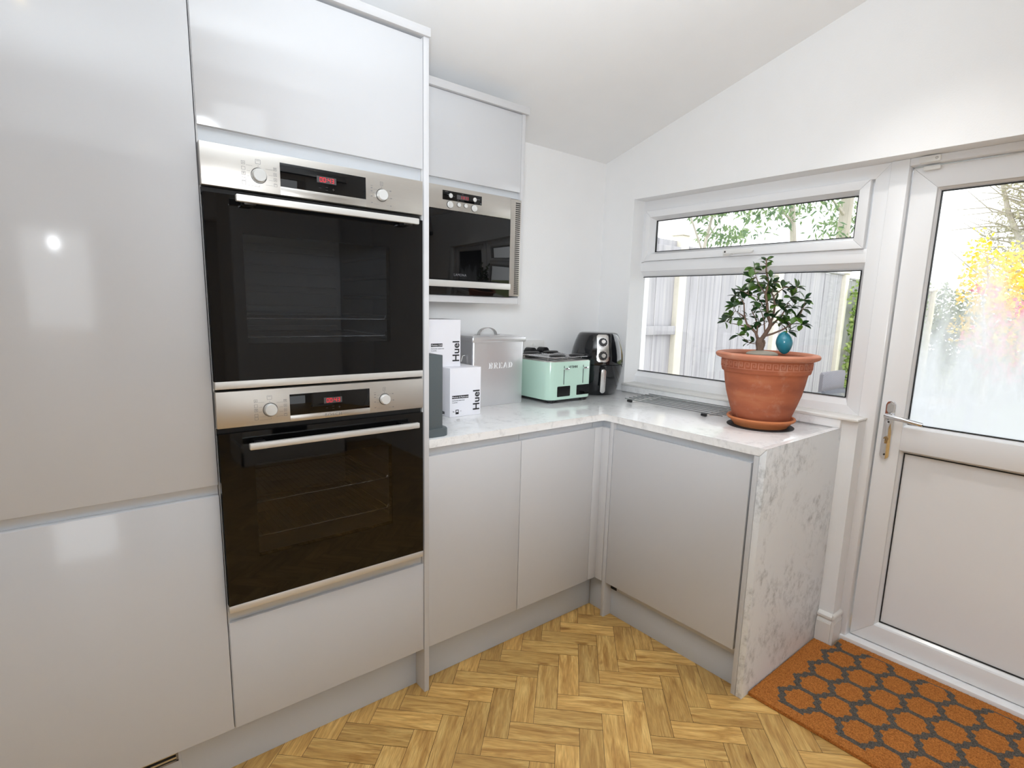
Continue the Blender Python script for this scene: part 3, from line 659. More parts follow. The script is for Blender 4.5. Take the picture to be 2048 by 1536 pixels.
m = MB(); m.box(.03, .517, ym - .034, ym - .020, 1.4180, 1.4422, .003); hn = m.build('handle', 'bar', dr)
for hx in (.05, .47): m = MB(); m.box(hx, hx + .025, ym - .021, ym + .001, 1.422, 1.438, .002); m.build('handle_mount', 'black', hn)
text('LAMONA', 'maker_lettering', 'print_g', dr, onY(.2945, ym - .0008, 1.465), .0125, spacing=1.15)

# ------------------------------------------------------------------ base units
ZD0, ZD1 = .1655, .8545; ZT0, ZT1 = .884, .912
def base_unit(x0, x1, label):
    o = thing('base_cabinet', label, 'cabinet', ((x0 + x1) / 2, 0, 0), group='handleless base cabinets under the worktop')
    m = MB(); m.box(x0, x1, .0225, .585, ZP, .8835, .0005); m.build('carcass', 'carcass', o)
    m = MB(); m.box(x0 + .0008, x1 - .0008, .001, .0195, ZD0, ZD1, .0012); m.build('door', 'matt', o)
    m = MB(); m.box(x0 + .0004, x1 - .0004, .018, .026, .84, .8825); m.build('handle_rail', 'rail', o)
base_unit(.001, .3995, 'light grey base cabinet directly right of the tall end panel, below the boxes')
base_unit(.4005, .803, 'light grey base cabinet in the corner, below the bread bin and toaster')
cp = thing('corner_post', 'light grey internal corner post between the two runs of base cabinets', 'corner post', (.85, .01, .16))
m = MB(); m.box(.8045, .85, .001, .0195, ZD0, ZD1, .001); m.box(.85, .87, -.0375, .0195, ZD0, ZD1, .001); m.build('post', 'matt', cp)
m = MB(); m.box(.8045, .878, .018, .026, .84, .8825); m.box(.871, .878, -.0385, .019, .84, .8825); m.build('handle_rail', 'rail', cp)
kicker('plinth', .0005, .888, .060, .076, 'light grey plinth board under the two corner base cabinets')
kicker('plinth', .8885, .905, -.0385, .060, 'short light grey plinth return in the corner beside the dishwasher')
m = MB(); m.box(.8525, 1.43, -.0575, -.0395, 0, .8825, .0008); tag(m.build('end_panel', 'matt'), 'light grey panel to the floor between corner and dishwasher', 'end panel')
m = MB(); m.box(.8525, 1.43, -.6845, -.667, 0, .8825, .0008); tag(m.build('end_panel', 'matt'), 'light grey panel to the floor between dishwasher and quartz side', 'end panel')
dw = thing('integrated_dishwasher', 'integrated dishwasher behind a light grey door under the window worktop', 'dishwasher', (.9, -.36, 0))
m = MB(); m.box(.885, 1.42, -.660, -.0645, .13, .87, .002); m.build('tub', 'black_soft', dw)
m = MB(); m.box(.853, .872, -.6595, -.0605, .1655, ZD1, .0012, T=None); m.build('door', 'matt', dw)
m = MB(); m.box(.871, .878, -.6655, -.0585, .84, .882); m.build('handle_rail', 'rail', dw)
m = MB(); m.box(.878, .886, -.655, -.105, .135, .20, .001); m.build('inner_door', 'carcass', dw)
m = MB(); m.box(.899, .914, -.6665, -.058, 0, .1215, .0008); tag(m.build('plinth', 'kick'), 'lower light grey plinth board under the dishwasher', 'plinth')
# L-shaped quartz worktop with mitred waterfall end
WX = .852
m = MB()
pts = [(.0008, -.0025), (WX - .012, -.0025), (WX - .0035, -.006), (WX, -.0145), (WX, -.6855), (XW - .0008, -.6855), (XW - .0008, YW - .001), (.0008, YW - .001)]
m.prism(pts, 'z', ZT0, ZT1, .0012)
m.prism([(-.6855, ZT0), (-.6855, ZT1), (-.7078, ZT1)], 'x', WX, XW - .0008)
tag(m.build('worktop', 'quartz'), 'L-shaped pale quartz worktop over the base cabinets', 'worktop')
m = MB(); m.prism([(-.7088, 0), (-.7088, ZT1 - .0002), (-.6860, ZT0 - .0008), (-.6860, 0)], 'x', WX, XW - .0008, .0006); tag(m.build('waterfall_panel', 'quartz_v'), 'veined pale quartz side panel dropping from the worktop to the floor by the door', 'side panel')

# ------------------------------------------------------------------ door mat
def doormat():
    b = bmesh.new(); lay = b.verts.layers.float.new('pattern'); st = .0042; x0, x1, y0, y1 = .894, 1.5215, -1.62, -.7125; th = .013
    seg_ = [(.061, .03), (.047, .036), (.041, .048), (.0305, .047), (.02, .046), (.014, .058), (0, .064)]
    lines = [seg_, [(-a, c) for a, c in seg_], [(a, -c) for a, c in seg_], [(-a, -c) for a, c in seg_], [(.061, -.03), (.061, .03)], [(-.061, -.03), (-.061, .03)]]
    def dist(px, py):
        px = (px - 1.0056 + .061) % .122 - .061; best = 9
        for L_ in lines:
            for (a, c), (d, e) in zip(L_, L_[1:]):
                vx, vy = d - a, e - c; t = max(0, min(1, ((px - a) * vx + (py - c) * vy) / (vx * vx + vy * vy))); best = min(best, math.hypot(px - a - t * vx, py - c - t * vy))
        return best
    def pat(x, y):
        if x < .935 or x > 1.492 or y > -.765 or y < -1.58: return 0.
        k = round((-.842 - y) / .094); d = 9
        for kk in (k - 1, k, k + 1):
            yy = y + .842 + .094 * kk
            if abs(yy) < .075: d = min(d, dist(x - .061 * (kk % 2), yy))
        return max(0., min(1., 1.0 - (d - .0072) / .0045))
    nx = int((x1 - x0) / st); ny = int((y1 - y0) / st); g = {}
    def ok(x, y): return not (x > 1.435 and y > -.781)
    rr = random.Random(1)
    for i in range(nx + 1):
        for j in range(ny + 1):
            x = x0 + (x1 - x0) * i / nx; y = y0 + (y1 - y0) * j / ny
            if ok(x, y): v = b.verts.new((x, y, th + rr.uniform(-.0008, .0008))); v[lay] = pat(x, y); g[i, j] = v
    for i in range(nx):
        for j in range(ny):
            q = [g.get(k) for k in ((i, j), (i + 1, j), (i + 1, j + 1), (i, j + 1))]
            if all(q): b.faces.new(q)
    be = [e for e in b.edges if e.is_boundary]
    r = bmesh.ops.extrude_edge_only(b, edges=be)
    for v in r['geom']:
        if isinstance(v, bmesh.types.BMVert): v.co.z = .0012; v[lay] = 0
    bmesh.ops.recalc_face_normals(b, faces=b.faces)
    me = bpy.data.meshes.new('door_mat'); b.to_mesh(me); b.free(); me.materials.append(M['coir'])
    o = bpy.data.objects.new('door_mat', me); COL.objects.link(o); tag(o, 'brown coir door mat with a dark grey trellis pattern in front of the back door', 'door mat')
doormat()

# ------------------------------------------------------------------ things on the worktop
ZW = ZT1 + .0004
kb = thing('knife_block', 'tall slate grey block on a foot standing against the end panel', 'knife block', (.04, .04, ZW))
m = MB(); m.rbox(.004, .0735, .030, .14, ZW + .026, 1.186, .006, 'z', bev=.0015); m.build('block', 'slate', kb)
m = MB(); m.rbox(.003, .0925, .018, .155, ZW, ZW + .027, .022, 'z', bev=.003); m.build('foot', 'slate', kb)
def carton(name_loc, w, d, h, label, cap, bh, low, rz=0.):
    x0, y0, z0 = name_loc
    o = thing('food_carton', label, 'box', (x0, y0, z0), rz, group='white cartons beside the bread bin')
    m = MB(); m.box(0, w, 0, d, 0, h, .0012); m.build('carton', 'card', o, local=True)
    me = WM[o.name]
    text('Huel', 'big_lettering', 'print_b', o, me @ onY(w - .0205, -.0009, bh, PI / 2), .0445, align='LEFT', bold=.0006)
    m = MB(); bw = .078 if low else .052; bz = bh + (.062 if low else .068)
    bz = .073 if low else .081
    m.box(.010, .010 + bw, -.0005, 0, bz, bz + .0125); m.build('flavour_band', 'print_b', o, local=True)
    text(cap, 'flavour_lettering', 'card', o, me @ onY(.010 + bw / 2, -.001, bz + .006), .0088)
    text('Nutritionally complete food', 'small_lettering', 'print_g', o, me @ onY(.010, -.0009, bz - .0075), .0052, align='LEFT')
    text('7 x pouches', 'small_lettering', 'print_g', o, me @ onY(.010, -.0009, bz - .0155), .0052, align='LEFT')
    if low:
        m = MB(); m.box(.027, .0415, -.0005, 0, .010, .0285); m.build('icon_box', 'print_b', o, local=True)
        m = MB(); m.box(.0300, .0385, -.0008, -.0004, .019, .0255); m.build('icon_mark', 'card', o, local=True)
        text('24g', 'small_lettering', 'print_b', o, me @ onY(.0165, -.0009, .0215), .0052)
        text('V', 'small_lettering', 'print_b', o, me @ onY(.0515, -.0009, .0215), .0052)
        text('9231', 'side_lettering', 'print_b', o, me @ Matrix.Translation((-.0009, .05, .012)) @ Matrix.Rotation(-PI / 2, 4, 'Z') @ FY, .014, bold=.0008)
carton((.2535, .272, ZW), .148, .20, .195, 'lower white carton in front of the bread bin, "Huel" lettering on its right edge', 'Mexican & Mushroom', .018, True)
carton((.189, .325, ZW + .1955), .147, .14, .187, 'upper white carton stacked behind, its top just below the wall cabinet', 'Mexican Chilli', .018, False)
bb = thing('bread_bin', 'rectangular shiny metal bread bin with BREAD lettering and arched handle', 'bread bin', (.59, .49, ZW))
m = MB(); m.rbox(.4508, .7345, .402, .584, ZW, 1.197, .010, 'z', seg=5, bev=.001)
M['tin'] = mat('galvanised_tin', (222, 222, 224), .34, metal=.92, bump=.9, bscale=6, var=.03, vscale=10)
m.build('body', 'tin', bb)
m = MB(); m.rbox(.4425, .7425, .394, .592, 1.1955, 1.2175, .008, 'z', seg=4, bev=.003); m.rbox(.452, .733, .404, .582, 1.2172, 1.2215, .008, 'z', seg=4, bev=.0015); ld = m.build('lid', 'tin', bb)
m = MB(); pts = []
for k in range(13):
    t = PI * k / 12; pts.append((.592 - .048 * math.cos(t), 1.2225 + .031 * math.sin(t)))
A = []
for i, (x, z) in enumerate(pts):
    t = PI * i / 12; nx, nz = -math.cos(t) * .0018, math.sin(t) * .0018
    A.append([(x, .484, z), (x + nx, .484, z + nz), (x + nx, .504, z + nz), (x, .504, z)])
for P, Q in zip(A, A[1:]):
    for k in range(4): m.quad([P[k], P[(k + 1) % 4], Q[(k + 1) % 4], Q[k]])
m.box(.528, .547, .484, .504, 1.2215, 1.2235); m.box(.637, .656, .484, .504, 1.2215, 1.2235)
m.build('lid_handle', 'satin_metal', ld)
m = MB(); m.tube([(.4505, .465, 1.135), (.438, .465, 1.133), (.434, .465, 1.11), (.434, .525, 1.11), (.438, .525, 1.133), (.4505, .525, 1.135)], .003, 8); m.build('side_handle', 'satin_metal', bb)
# serif letters pressed into the tin
def serif(mb, word, x, z, h, y, adv):
    t = h * .2; th = h * .08; w = h * .72
    def bar(xa, za, xb, zb, wd):
        d = Vector((xb - xa, 0, zb - za)); n = Vector((-d.z, 0, d.x)).normalized() * wd / 2
        p = [Vector((xa, 0, za)) + n, Vector((xb, 0, zb)) + n, Vector((xb, 0, zb)) - n, Vector((xa, 0, za)) - n]
        mb.prism([(q.x, q.z) for q in p], 'y', y - .0016, y + .0005)
    def arc(cx, cz, rx, rz, a0, a1, wd):
        P = [(cx + rx * math.cos(a0 + (a1 - a0) * k / 8), cz + rz * math.sin(a0 + (a1 - a0) * k / 8)) for k in range(9)]
        for p, q in zip(P, P[1:]): bar(*p, *q, wd)
    for ch in word:
        if ch in 'BRED': bar(x + t, z, x + t, z + h, t); bar(x, z + th / 2, x + 2 * t, z + th / 2, th); bar(x, z + h - th / 2, x + 2 * t, z + h - th / 2, th)
        if ch == 'B':
            for k, hh in ((.25, .5), (.75, .5)): arc(x + t * 1.8, z + h * k, w * .42, h * .23, -PI / 2, PI / 2, t * .7)
        if ch == 'R': arc(x + t * 1.8, z + h * .74, w * .42, h * .24, -PI / 2, PI / 2, t * .7); bar(x + t * 2.2, z + h * .5, x + w, z, t * .8)
        if ch == 'E':
            for k, l in ((.04, .95), (.5, .7), (.96, .9)): bar(x + t, z + h * k, x + w * l, z + h * k, th)
            bar(x + w * .93, z, x + w * .93, z + h * .25, th); bar(x + w * .88, z + h * .78, x + w * .88, z + h, th)
        if ch == 'A': bar(x, z, x + w * .5, z + h, th); bar(x + w * .5, z + h, x + w * .95, z, t * .8); bar(x + w * .2, z + h * .32, x + w * .8, z + h * .32, th); bar(x - t * .5, z + th / 2, x + t, z + th / 2, th); bar(x + w * .7, z + th / 2, x + w * 1.15, z + th / 2, th)
        if ch == 'D': arc(x + t * 1.2, z + h * .5, w * .72, h * .46, -PI / 2, PI / 2, t * .8)
        x += adv
m = MB(); serif(m, 'BREAD', .537, 1.078, .0265, .4018, .0275); m.build('lettering', 'emboss', bb)
# twin wall socket with two plugs
so = thing('wall_socket', 'white double wall socket half hidden behind the toaster', 'socket', (.965, YW, 1.14))
m = MB(); m.rbox(.892, 1.038, YW - .010, YW - .0005, 1.098, 1.184, .004, 'y', bev=.002); m.build('plate', 'white_pl', so)
m = MB()
for x in (.952, .968): m.box(x, x + .010, YW - .0135, YW - .0095, 1.152, 1.170, .001)
m.build('switch', 'white_pl', so)
for px, lb in ((.925, 'black mains plug in the left socket, next to the bread bin'), (1.010, 'black mains plug in the right socket, above the toaster')):
    p = thing('mains_plug', lb, 'plug', (px, YW - .011, 1.12), group='black plugs in the wall socket')
    m = MB(); m.rbox(px - .025, px + .025, YW - .056, YW - .0105, 1.085, 1.150, .016, 'y', bev=.006); m.build('plug_body', 'black', p)
# ---- toaster
to = thing('toaster', 'mint green four-slice toaster with chrome warming racks on top', 'toaster', (.94, .43, ZW))
TX0, TX1, TY0, TY1, TZ0, TZ1 = .7995, 1.0835, .290, .560, ZW + .0155, 1.1045
m = MB(); m.rbox(TX0, TX1, TY0, TY1, TZ0, TZ1, .036, 'z', seg=8, bev=.0012); tb = m.build('body', 'mint', to)
m = MB(); m.rbox(TX0 + .006, TX1 - .006, TY0 + .006, TY1 - .006, TZ0 - .007, TZ0, .032, 'z', seg=8); m.build('base_plate', 'black', to)
for fx in (TX0 + .04, TX1 - .035):
    for fy in (TY0 + .03, TY1 - .04): m = MB(); m.lathe([(0, 0), (.018, 0), (.018, .009), (0, .009)], (fx, fy, ZW), 16); m.build('foot', 'black', to)
m = MB(); m.rbox(TX0 + .005, TX1 - .005, TY0 + .005, TY1 - .005, TZ1, TZ1 + .003, .032, 'z', seg=8); m.build('top_plate', 'steel', to)
m = MB()
for k in range(4): x = TX0 + .040 + k * .058; m.box(x, x + .027, TY0 + .05, TY1 - .04, TZ1 + .0026, TZ1 + .0036)
m.build('slot', 'black_soft', to)
for k in range(2):   # warming racks
    rx0 = TX0 + .022 + k * .128; rx1 = rx0 + .112; ry0, ry1 = TY0 + .02, TY1 - .02; z = TZ1 + .019
    m = MB()
    m.tube([(rx0, ry0, z), (rx1, ry0, z), (rx1, ry1, z), (rx0, ry1, z), (rx0, ry0, z)], .0022, 6)
    for q in range(1, 8): x = rx0 + (rx1 - rx0) * q / 8; m.tube([(x, ry0, z), (x, ry1, z)], .0014, 5)
    for q in range(1, 4): y = ry0 + (ry1 - ry0) * q / 4; m.tube([(rx0, y, z + .001), (rx1, y, z + .001)], .0014, 5)
    for a in (rx0 + .01, rx1 - .01):
        for b_ in (ry0 + .03, ry1 - .03): m.tube([(a, b_, z), (a, b_, TZ1 + .003)], .0016, 5)
    rk = m.build('warming_rack', 'chrome', to)
    for cy in (ry0 + .022, ry1 - .022):
        m = MB(); m.lathe([(0, .0), (.040, .0), (.050, .003), (.050, .006), (.040, .0095), (0, .011)], (0, 0, 0), 24, T=Matrix.Translation(((rx0 + rx1) / 2 + .006, cy, z + .002)) @ Matrix.Scale(.42, 4, (0, 1, 0))); m.build('rack_grip', 'black', rk)
for sx in (.8905, 1.0176):
    m = MB(); m.box(sx - .0018, sx + .0018, TY0 - .0005, TY0 + .002, .998, 1.0855); m.build('lever_slot', 'black_soft', to)
    m = MB(); m.box(sx - .010, sx + .020, TY0 - .018, TY0 - .006, 1.068, 1.0775, .003); m.box(sx - .003, sx + .003, TY0 - .007, TY0, 1.069, 1.0765); m.build('lever', 'chrome', to)
for a, b_ in ((.850, .9335), (.977, 1.0615)):
    m = MB(); m.rbox(a, b_, TY0 - .0008, TY0 + .002, .942, .9905, .004, 'y'); w_ = m.build('viewing_window', 'black_gloss', to)
# brand letters made of strokes
m = MB()
def bar(mb, xa, za, xb, zb, wd, y):
    d = Vector((xb - xa, 0, zb - za)); n = Vector((-d.z, 0, d.x)).normalized() * wd / 2
    p = [Vector((xa, 0, za)) + n, Vector((xb, 0, zb)) + n, Vector((xb, 0, zb)) - n, Vector((xa, 0, za)) - n]
    mb.prism([(q.x, q.z) for q in p], 'y', y - .0006, y + .0003)
x = .9205; z = 1.0735; h = .0115; st = .0017
GL = {'V': ([(0, h, .0045, 0), (.0045, 0, .009, h)], .0118), 'I': ([(0, 0, 0, h)], .0048), 'T': ([(.0035, 0, .0035, h), (0, h - .0008, .0075, h - .0008)], .0105), 'N': ([(0, 0, 0, h), (.0075, 0, .0075, h), (0, h * .62, .0075, h * .42)], .0115)}
for ch in 'VITINNI':
    for a, b_, c_, d_ in GL[ch][0]: bar(m, x + a, z + b_, x + c_, z + d_, st, TY0 - .0004)
    x += GL[ch][1]
m.build('brand_lettering', 'print_b', to)
# ---- air fryer
af = thing('air_fryer', 'black egg-shaped air fryer with two dials in the corner by the window', 'air fryer', (1.265, .430, ZW), math.radians(-35.6))
prof = [(0, .004), (.085, .004), (.094, 0), (.102, .006), (.118, .06), (.132, .12), (.1365, .158)]
prof2 = [(.1368, .1605), (.138, .175), (.136, .205), (.129, .24), (.118, .275), (.106, .303), (.098, .315), (.085, .3195), (0, .321)]
M['fry'] = mat('fryer_black', (16, 18, 22), .09, spec=.6, coat=.3)
m = MB(); m.lathe(prof + [(.130, .158), (0, .158)], n=56); m.build('basket_drawer', 'fry', af, local=True)
m = MB(); m.lathe([(0, .1605), (.13, .1605)] + prof2, n=56); m.build('housing', 'fry', af, local=True)
# curved steel dial panel following the body
def rad(z):
    P = prof + prof2
    for (r0, z0), (r1, z1) in zip(P, P[1:]):
        if z0 <= z <= z1 and z1 > z0: return r0 + (r1 - r0) * (z - z0) / (z1 - z0)
    return .1
def patch(mb, za, zb, hw, off, th=.002, nz=18, na=10, y0=0, corner=.0):
    G = []
    for i in range(nz + 1):
        z = za + (zb - za) * i / nz; row = []
        e = min(i, nz - i) / nz * (zb - za); cut = corner - math.sqrt(max(0, corner ** 2 - (corner - e) ** 2)) if e < corner else 0
        for k in range(na + 1):
            s_ = (-1 + 2 * k / na) * (hw - cut); r = rad(z) + off; a = s_ / r; row.append((r * math.sin(a), -r * math.cos(a), z))
        G.append(row)
    for i in range(nz):
        for k in range(na): mb.quad([G[i][k], G[i][k + 1], G[i + 1][k + 1], G[i + 1][k]])
    bmesh.ops.remove_doubles(mb.b, verts=mb.b.verts, dist=1e-5)
m = MB(); patch(m, .176, .312, .030, .0022, corner=.010); r = bmesh.ops.solidify(m.b, geom=m.b.faces[:], thickness=.002); dpn = m.build('dial_panel', 'satin_metal', af, local=True)
for z in (.273, .207):
    r = rad(z); tilt = math.atan2(rad(z - .02) - rad(z + .02), .04)
    T = Matrix.Translation((0, -r - .002, z)) @ Matrix.Rotation(PI / 2 - tilt, 4, 'X')
    m = MB(); m.lathe([(0, .003), (.022, .003), (.0235, .0015), (.0235, -.004)], n=32, T=T); k = m.build('dial', 'dial', af, local=True)
    m = MB(); m.lathe([(.0225, .0031), (.0225, .0042), (.0245, .0042), (.0245, .0)], n=32, T=T); m.build('dial_ring', 'chrome', k, local=True)
    m = MB(); m.lathe([(0, .016), (.009, .016), (.0105, .0145), (.0115, .002)], n=24, T=T); m.build('dial_knob', 'satin_metal', k, local=True)
    m = MB()
    for q in range(9):
        a = math.radians(200 + q * 35); m.box(-.0005, .0005, .0185, .0205, .003, .0034, T=T @ Matrix.Rotation(a, 4, 'Z'))
    m.build('dial_marks', 'white_pl', k, local=True)
m = MB(); m.prism([(-.104, .150), (-.158, .150), (-.168, .142), (-.170, .12), (-.162, .03), (-.158, .022), (-.150, .022), (-.146, .03), (-.150, .115), (-.148, .128), (-.104, .13)], 'x', -.0145, .0145, .003); hd = m.build('drawer_handle', 'black', af, local=True)
m = MB(); m.rbox(-.0125, .0125, -.1735, -.168, .022, .143, .012, 'y', bev=.001, T=Matrix.Translation((0, 0, 0)))
for v in m.b.verts: v.co.y += (.143 - v.co.z) * .075
m.build('handle_face', 'satin_metal', hd, local=True)
# ---- roll-up drying rack of steel rods
rk = thing('roll_up_drying_rack', 'row of slim steel rods of a roll-up drying rack lying below the window', 'drying rack', (1.31, -.04, ZW))
nrod = 7; rz = ZW + .0125
for k in range(nrod):
    x = 1.190 + .0375 * k; ya = .166 + .005 * k; yb = -.347 + .004 * k
    m = MB(); m.cyl((x, ya, rz), (x + .004, yb, rz), .0023, 10); m.build('rod', 'rod', rk)
for y in (.13, -.27):
    m = MB(); m.box(1.182, 1.422, y - .0065, y + .0065, ZW, ZW + .0102, .002); m.build('rubber_strip', 'white_pl', rk)
    m = MB(); m.cyl((1.181, y - .012, ZW + .0065), (1.181, y + .012, ZW + .0065), .006, 12); m.build('end_cap', 'black', rk)

# ------------------------------------------------------------------ potted bonsai
PX, PY = 1.21, -.50
m = MB(); m.lathe([(0, 0), (.123, 0), (.1235, .0012), (.122, .0026), (0, .0026)], (PX, PY, ZW), 56); tag(m.build('round_mat', 'rubber'), 'round black mat under the terracotta saucer', 'mat')
ZS = ZW + .003
m = MB(); m.lathe([(0, 0), (.098, 0), (.101, .006), (.108, .012), (.113, .020), (.122, .024), (.1265, .031), (.124, .036), (.117, .035), (.111, .028), (.105, .016), (.095, .010), (0, .009)], (PX, PY, ZS), 64)
tag(m.build('plant_saucer', 'terra_s'), 'bright orange terracotta saucer under the big flower pot', 'saucer')
ZPOT = ZS + .0095
pot = thing('plant_pot', 'large terracotta pot with a Greek key band, holding the bonsai', 'plant pot', (PX, PY, ZPOT))
body = [(0, 0), (.088, 0), (.096, .004), (.104, .02), (.114, .05), (.124, .08), (.136, .12), (.1445, .16), (.149, .19), (.152, .2025), (.158, .2035), (.160, .208), (.1615, .216), (.163, .2525), (.165, .254)]
m = MB(); m.lathe(body + [(.150, .254), (.145, .20), (.0, .198)], (PX, PY, ZPOT), 72); m.build('pot_body', 'terra', pot)
m = MB(); m.lathe([(.150, .2515), (.170, .2525), (.183, .258), (.1865, .264), (.186, .270), (.181, .2745), (.170, .2765), (.158, .274), (.150, .266), (.150, .2515)], (PX, PY, ZPOT), 72); m.build('pot_rim', 'terra_rim', pot)
# raised Greek key on the band
m = MB(); nk = 42; rb = .1618; u = 2 * PI / nk
def blk(a0, a1, z0, z1):
    P = []
    for r_, a, z in ((rb, a0, z0), (rb, a1, z0), (rb, a1, z1), (rb, a0, z1)): P.append((PX + (r_ + (z - .216) * .03) * math.cos(a), PY + (r_ + (z - .216) * .03) * math.sin(a), ZPOT + z))
    Q = [((x - PX) * 1.009 + PX, (y - PY) * 1.009 + PY, z) for x, y, z in P]
    m.quad(Q); 
    for k in range(4): m.quad([P[k], P[(k + 1) % 4], Q[(k + 1) % 4], Q[k]])
for k in range(nk):
    a = k * u
    blk(a, a + u * .16, .2225, .246); blk(a, a + u * .78, .2435, .246); blk(a + u * .62, a + u * .78, .2285, .246); blk(a + u * .34, a + u * .78, .2285, .231); blk(a + u * .34, a + u * .48, .2285, .2385); blk(a, a + u, .2195, .222)
m.build('greek_key_band', 'terra_rim', pot)
m = MB(); m.lathe([(0, .004), (.05, .003), (.1, .001), (.1495, 0)], (PX, PY, ZPOT + .2545), 40); m.build('soil', 'soil', pot)
ZSO = ZPOT + .2545
LAT = Vector((.4403, -.8979, 0)); DEP = Vector((.8979, .4403, 0))   # across and away, for laying out the branches
def pb(lat, dep, z): return Vector((PX, PY, 0)) + LAT * lat + DEP * dep + Vector((0, 0, z))
def pebble(name, c, sx, sy, sz, m_, label, cat, rz=0, tilt=0):
    o = thing(name, label, cat, c, rz); b = MB(); r = bmesh.ops.create_icosphere(b.b, subdivisions=4, radius=1)
    for v in b.b.verts:
        f = 1 + .05 * math.sin(3 * v.co.x + 1) + .04 * math.cos(4 * v.co.y); v.co = Vector((v.co.x * sx * f, v.co.y * sy * f, v.co.z * sz))
    bmesh.ops.transform(b.b, matrix=Matrix.Rotation(tilt, 4, 'Y'), verts=b.b.verts)
    b.build('stone', m_, o, local=True); return o
st_ = pb(-.018, -.012, ZSO + .016)
b = MB(); bmesh.ops.create_icosphere(b.b, subdivisions=4, radius=1)
for v in b.b.verts:
    f = 1 + .05 * math.sin(3 * v.co.x + 1) + .04 * math.cos(4 * v.co.y); v.co = Vector((v.co.x * .058 * f, v.co.y * .030 * f, v.co.z * .0135))
o = b.build('pebble', 'stone', None, local=True); o.location = st_; o.rotation_euler = (0, 0, math.atan2(LAT.y, LAT.x)); tag(o, 'flat grey-beige pebble in the pot at the foot of the bonsai', 'stone')
eg = pb(.056, -.01, 1.242)
b = MB(); bmesh.ops.create_uvsphere(b.b, u_segments=32, v_segments=24, radius=1)
for v in b.b.verts:
    k = 1 - .22 * max(0, -v.co.z) - .05 * v.co.z; v.co = Vector((v.co.x * .0300 * k, v.co.y * .0265 * k, v.co.z * .0425))
bmesh.ops.transform(b.b, matrix=Matrix.Rotation(-.12, 4, 'Y'), verts=b.b.verts)
o = b.build('watering_globe', 'teal', None, local=True); o.location = eg; o.rotation_euler = (0, 0, math.atan2(LAT.y, LAT.x)); tag(o, 'teal blue egg-shaped ornament standing in the pot beside the bonsai trunk', 'ornament')
# ---- bonsai
bo = thing('bonsai', 'small bonsai fig with dark green leaves growing in the terracotta pot', 'bonsai', tuple(pb(-.026, 0, ZSO)))
BR = [
    ([(-0.026, 1.207), (-0.027, 1.225), (-0.03, 1.24), (-0.029, 1.258)], [0.0145, 0.014, 0.0155, 0.013]),
    ([(-0.037, 1.249), (-0.047, 1.276), (-0.067, 1.296), (-0.082, 1.308), (-0.093, 1.337), (-0.099, 1.385), (-0.107, 1.4)], 0.006),
    ([(-0.075, 1.297), (-0.119, 1.306), (-0.139, 1.308)], 0.003),
    ([(-0.096, 1.337), (-0.126, 1.358)], 0.003),
    ([(-0.024, 1.252), (-0.014, 1.271), (-0.0, 1.299), (0.001, 1.316), (-0.01, 1.34), (-0.017, 1.384), (-0.026, 1.425), (-0.019, 1.464), (-0.031, 1.507), (-0.035, 1.554)], 0.0085),
    ([(-0.014, 1.265), (0.013, 1.275), (0.044, 1.291), (0.069, 1.31), (0.088, 1.328), (0.103, 1.364), (0.108, 1.387)], 0.0045),
    ([(-0.0, 1.299), (0.017, 1.32), (0.036, 1.341), (0.047, 1.368), (0.055, 1.392)], 0.005),
    ([(0.001, 1.316), (0.009, 1.343), (0.01, 1.385), (0.002, 1.414), (0.017, 1.432), (0.036, 1.449), (0.079, 1.447)], 0.0045),
    ([(-0.043, 1.27), (-0.043, 1.306), (-0.056, 1.336), (-0.07, 1.359), (-0.061, 1.386)], 0.0035),
    ([(-0.026, 1.425), (-0.051, 1.457), (-0.065, 1.487), (-0.072, 1.507)], 0.003),
    ([(-0.01, 1.34), (-0.033, 1.384), (-0.052, 1.413), (-0.087, 1.422)], 0.003),
    ([(-0.042, 1.233), (-0.064, 1.235), (-0.079, 1.247), (-0.101, 1.264)], 0.0018),
    ([(-0.014, 1.271), (-0.022, 1.325), (-0.033, 1.354), (-0.043, 1.369)], 0.003),
    ([(-0.043, 1.306), (-0.026, 1.307), (-0.008, 1.322)], 0.002),
    ([(0.006, 1.402), (-0.004, 1.426), (0.003, 1.461), (0.013, 1.472)], 0.002),
]
KN = [(-0.077, 1.528, 5), (-0.035, 1.551, 4), (-0.033, 1.53, 3), (-0.084, 1.49, 4), (-0.016, 1.49, 4), (-0.088, 1.442, 4), (-0.116, 1.436, 4), (-0.137, 1.421, 2), (-0.058, 1.449, 3), (-0.019, 1.464, 4), (-0.01, 1.431, 4), (0.028, 1.452, 5), (0.078, 1.453, 4), (0.066, 1.421, 6), (0.008, 1.405, 4), (-0.018, 1.402, 3), (-0.057, 1.401, 3), (-0.105, 1.412, 3), (-0.136, 1.376, 5), (-0.123, 1.382, 2), (-0.144, 1.336, 5), (-0.169, 1.317, 3), (-0.107, 1.328, 3), (-0.058, 1.356, 5), (-0.04, 1.372, 4), (-0.011, 1.355, 4), (0.021, 1.385, 4), (0.046, 1.38, 2), (0.07, 1.375, 2), (0.109, 1.407, 5), (0.087, 1.343, 6), (0.113, 1.315, 4), (0.054, 1.327, 5), (0.041, 1.315, 2), (-0.041, 1.321, 5), (0.02, 1.344, 3), (-0.086, 1.283, 3), (0.073, 1.29, 3), (-0.109, 1.264, 1), (-0.073, 1.238, 1), (-0.054, 1.242, 2), (0.107, 1.375, 2), (-0.085, 1.472, 3), (-0.039, 1.443, 3), (-0.003, 1.472, 3), (-0.085, 1.344, 1)]
rp = random.Random(11)
m = MB(); ends = []
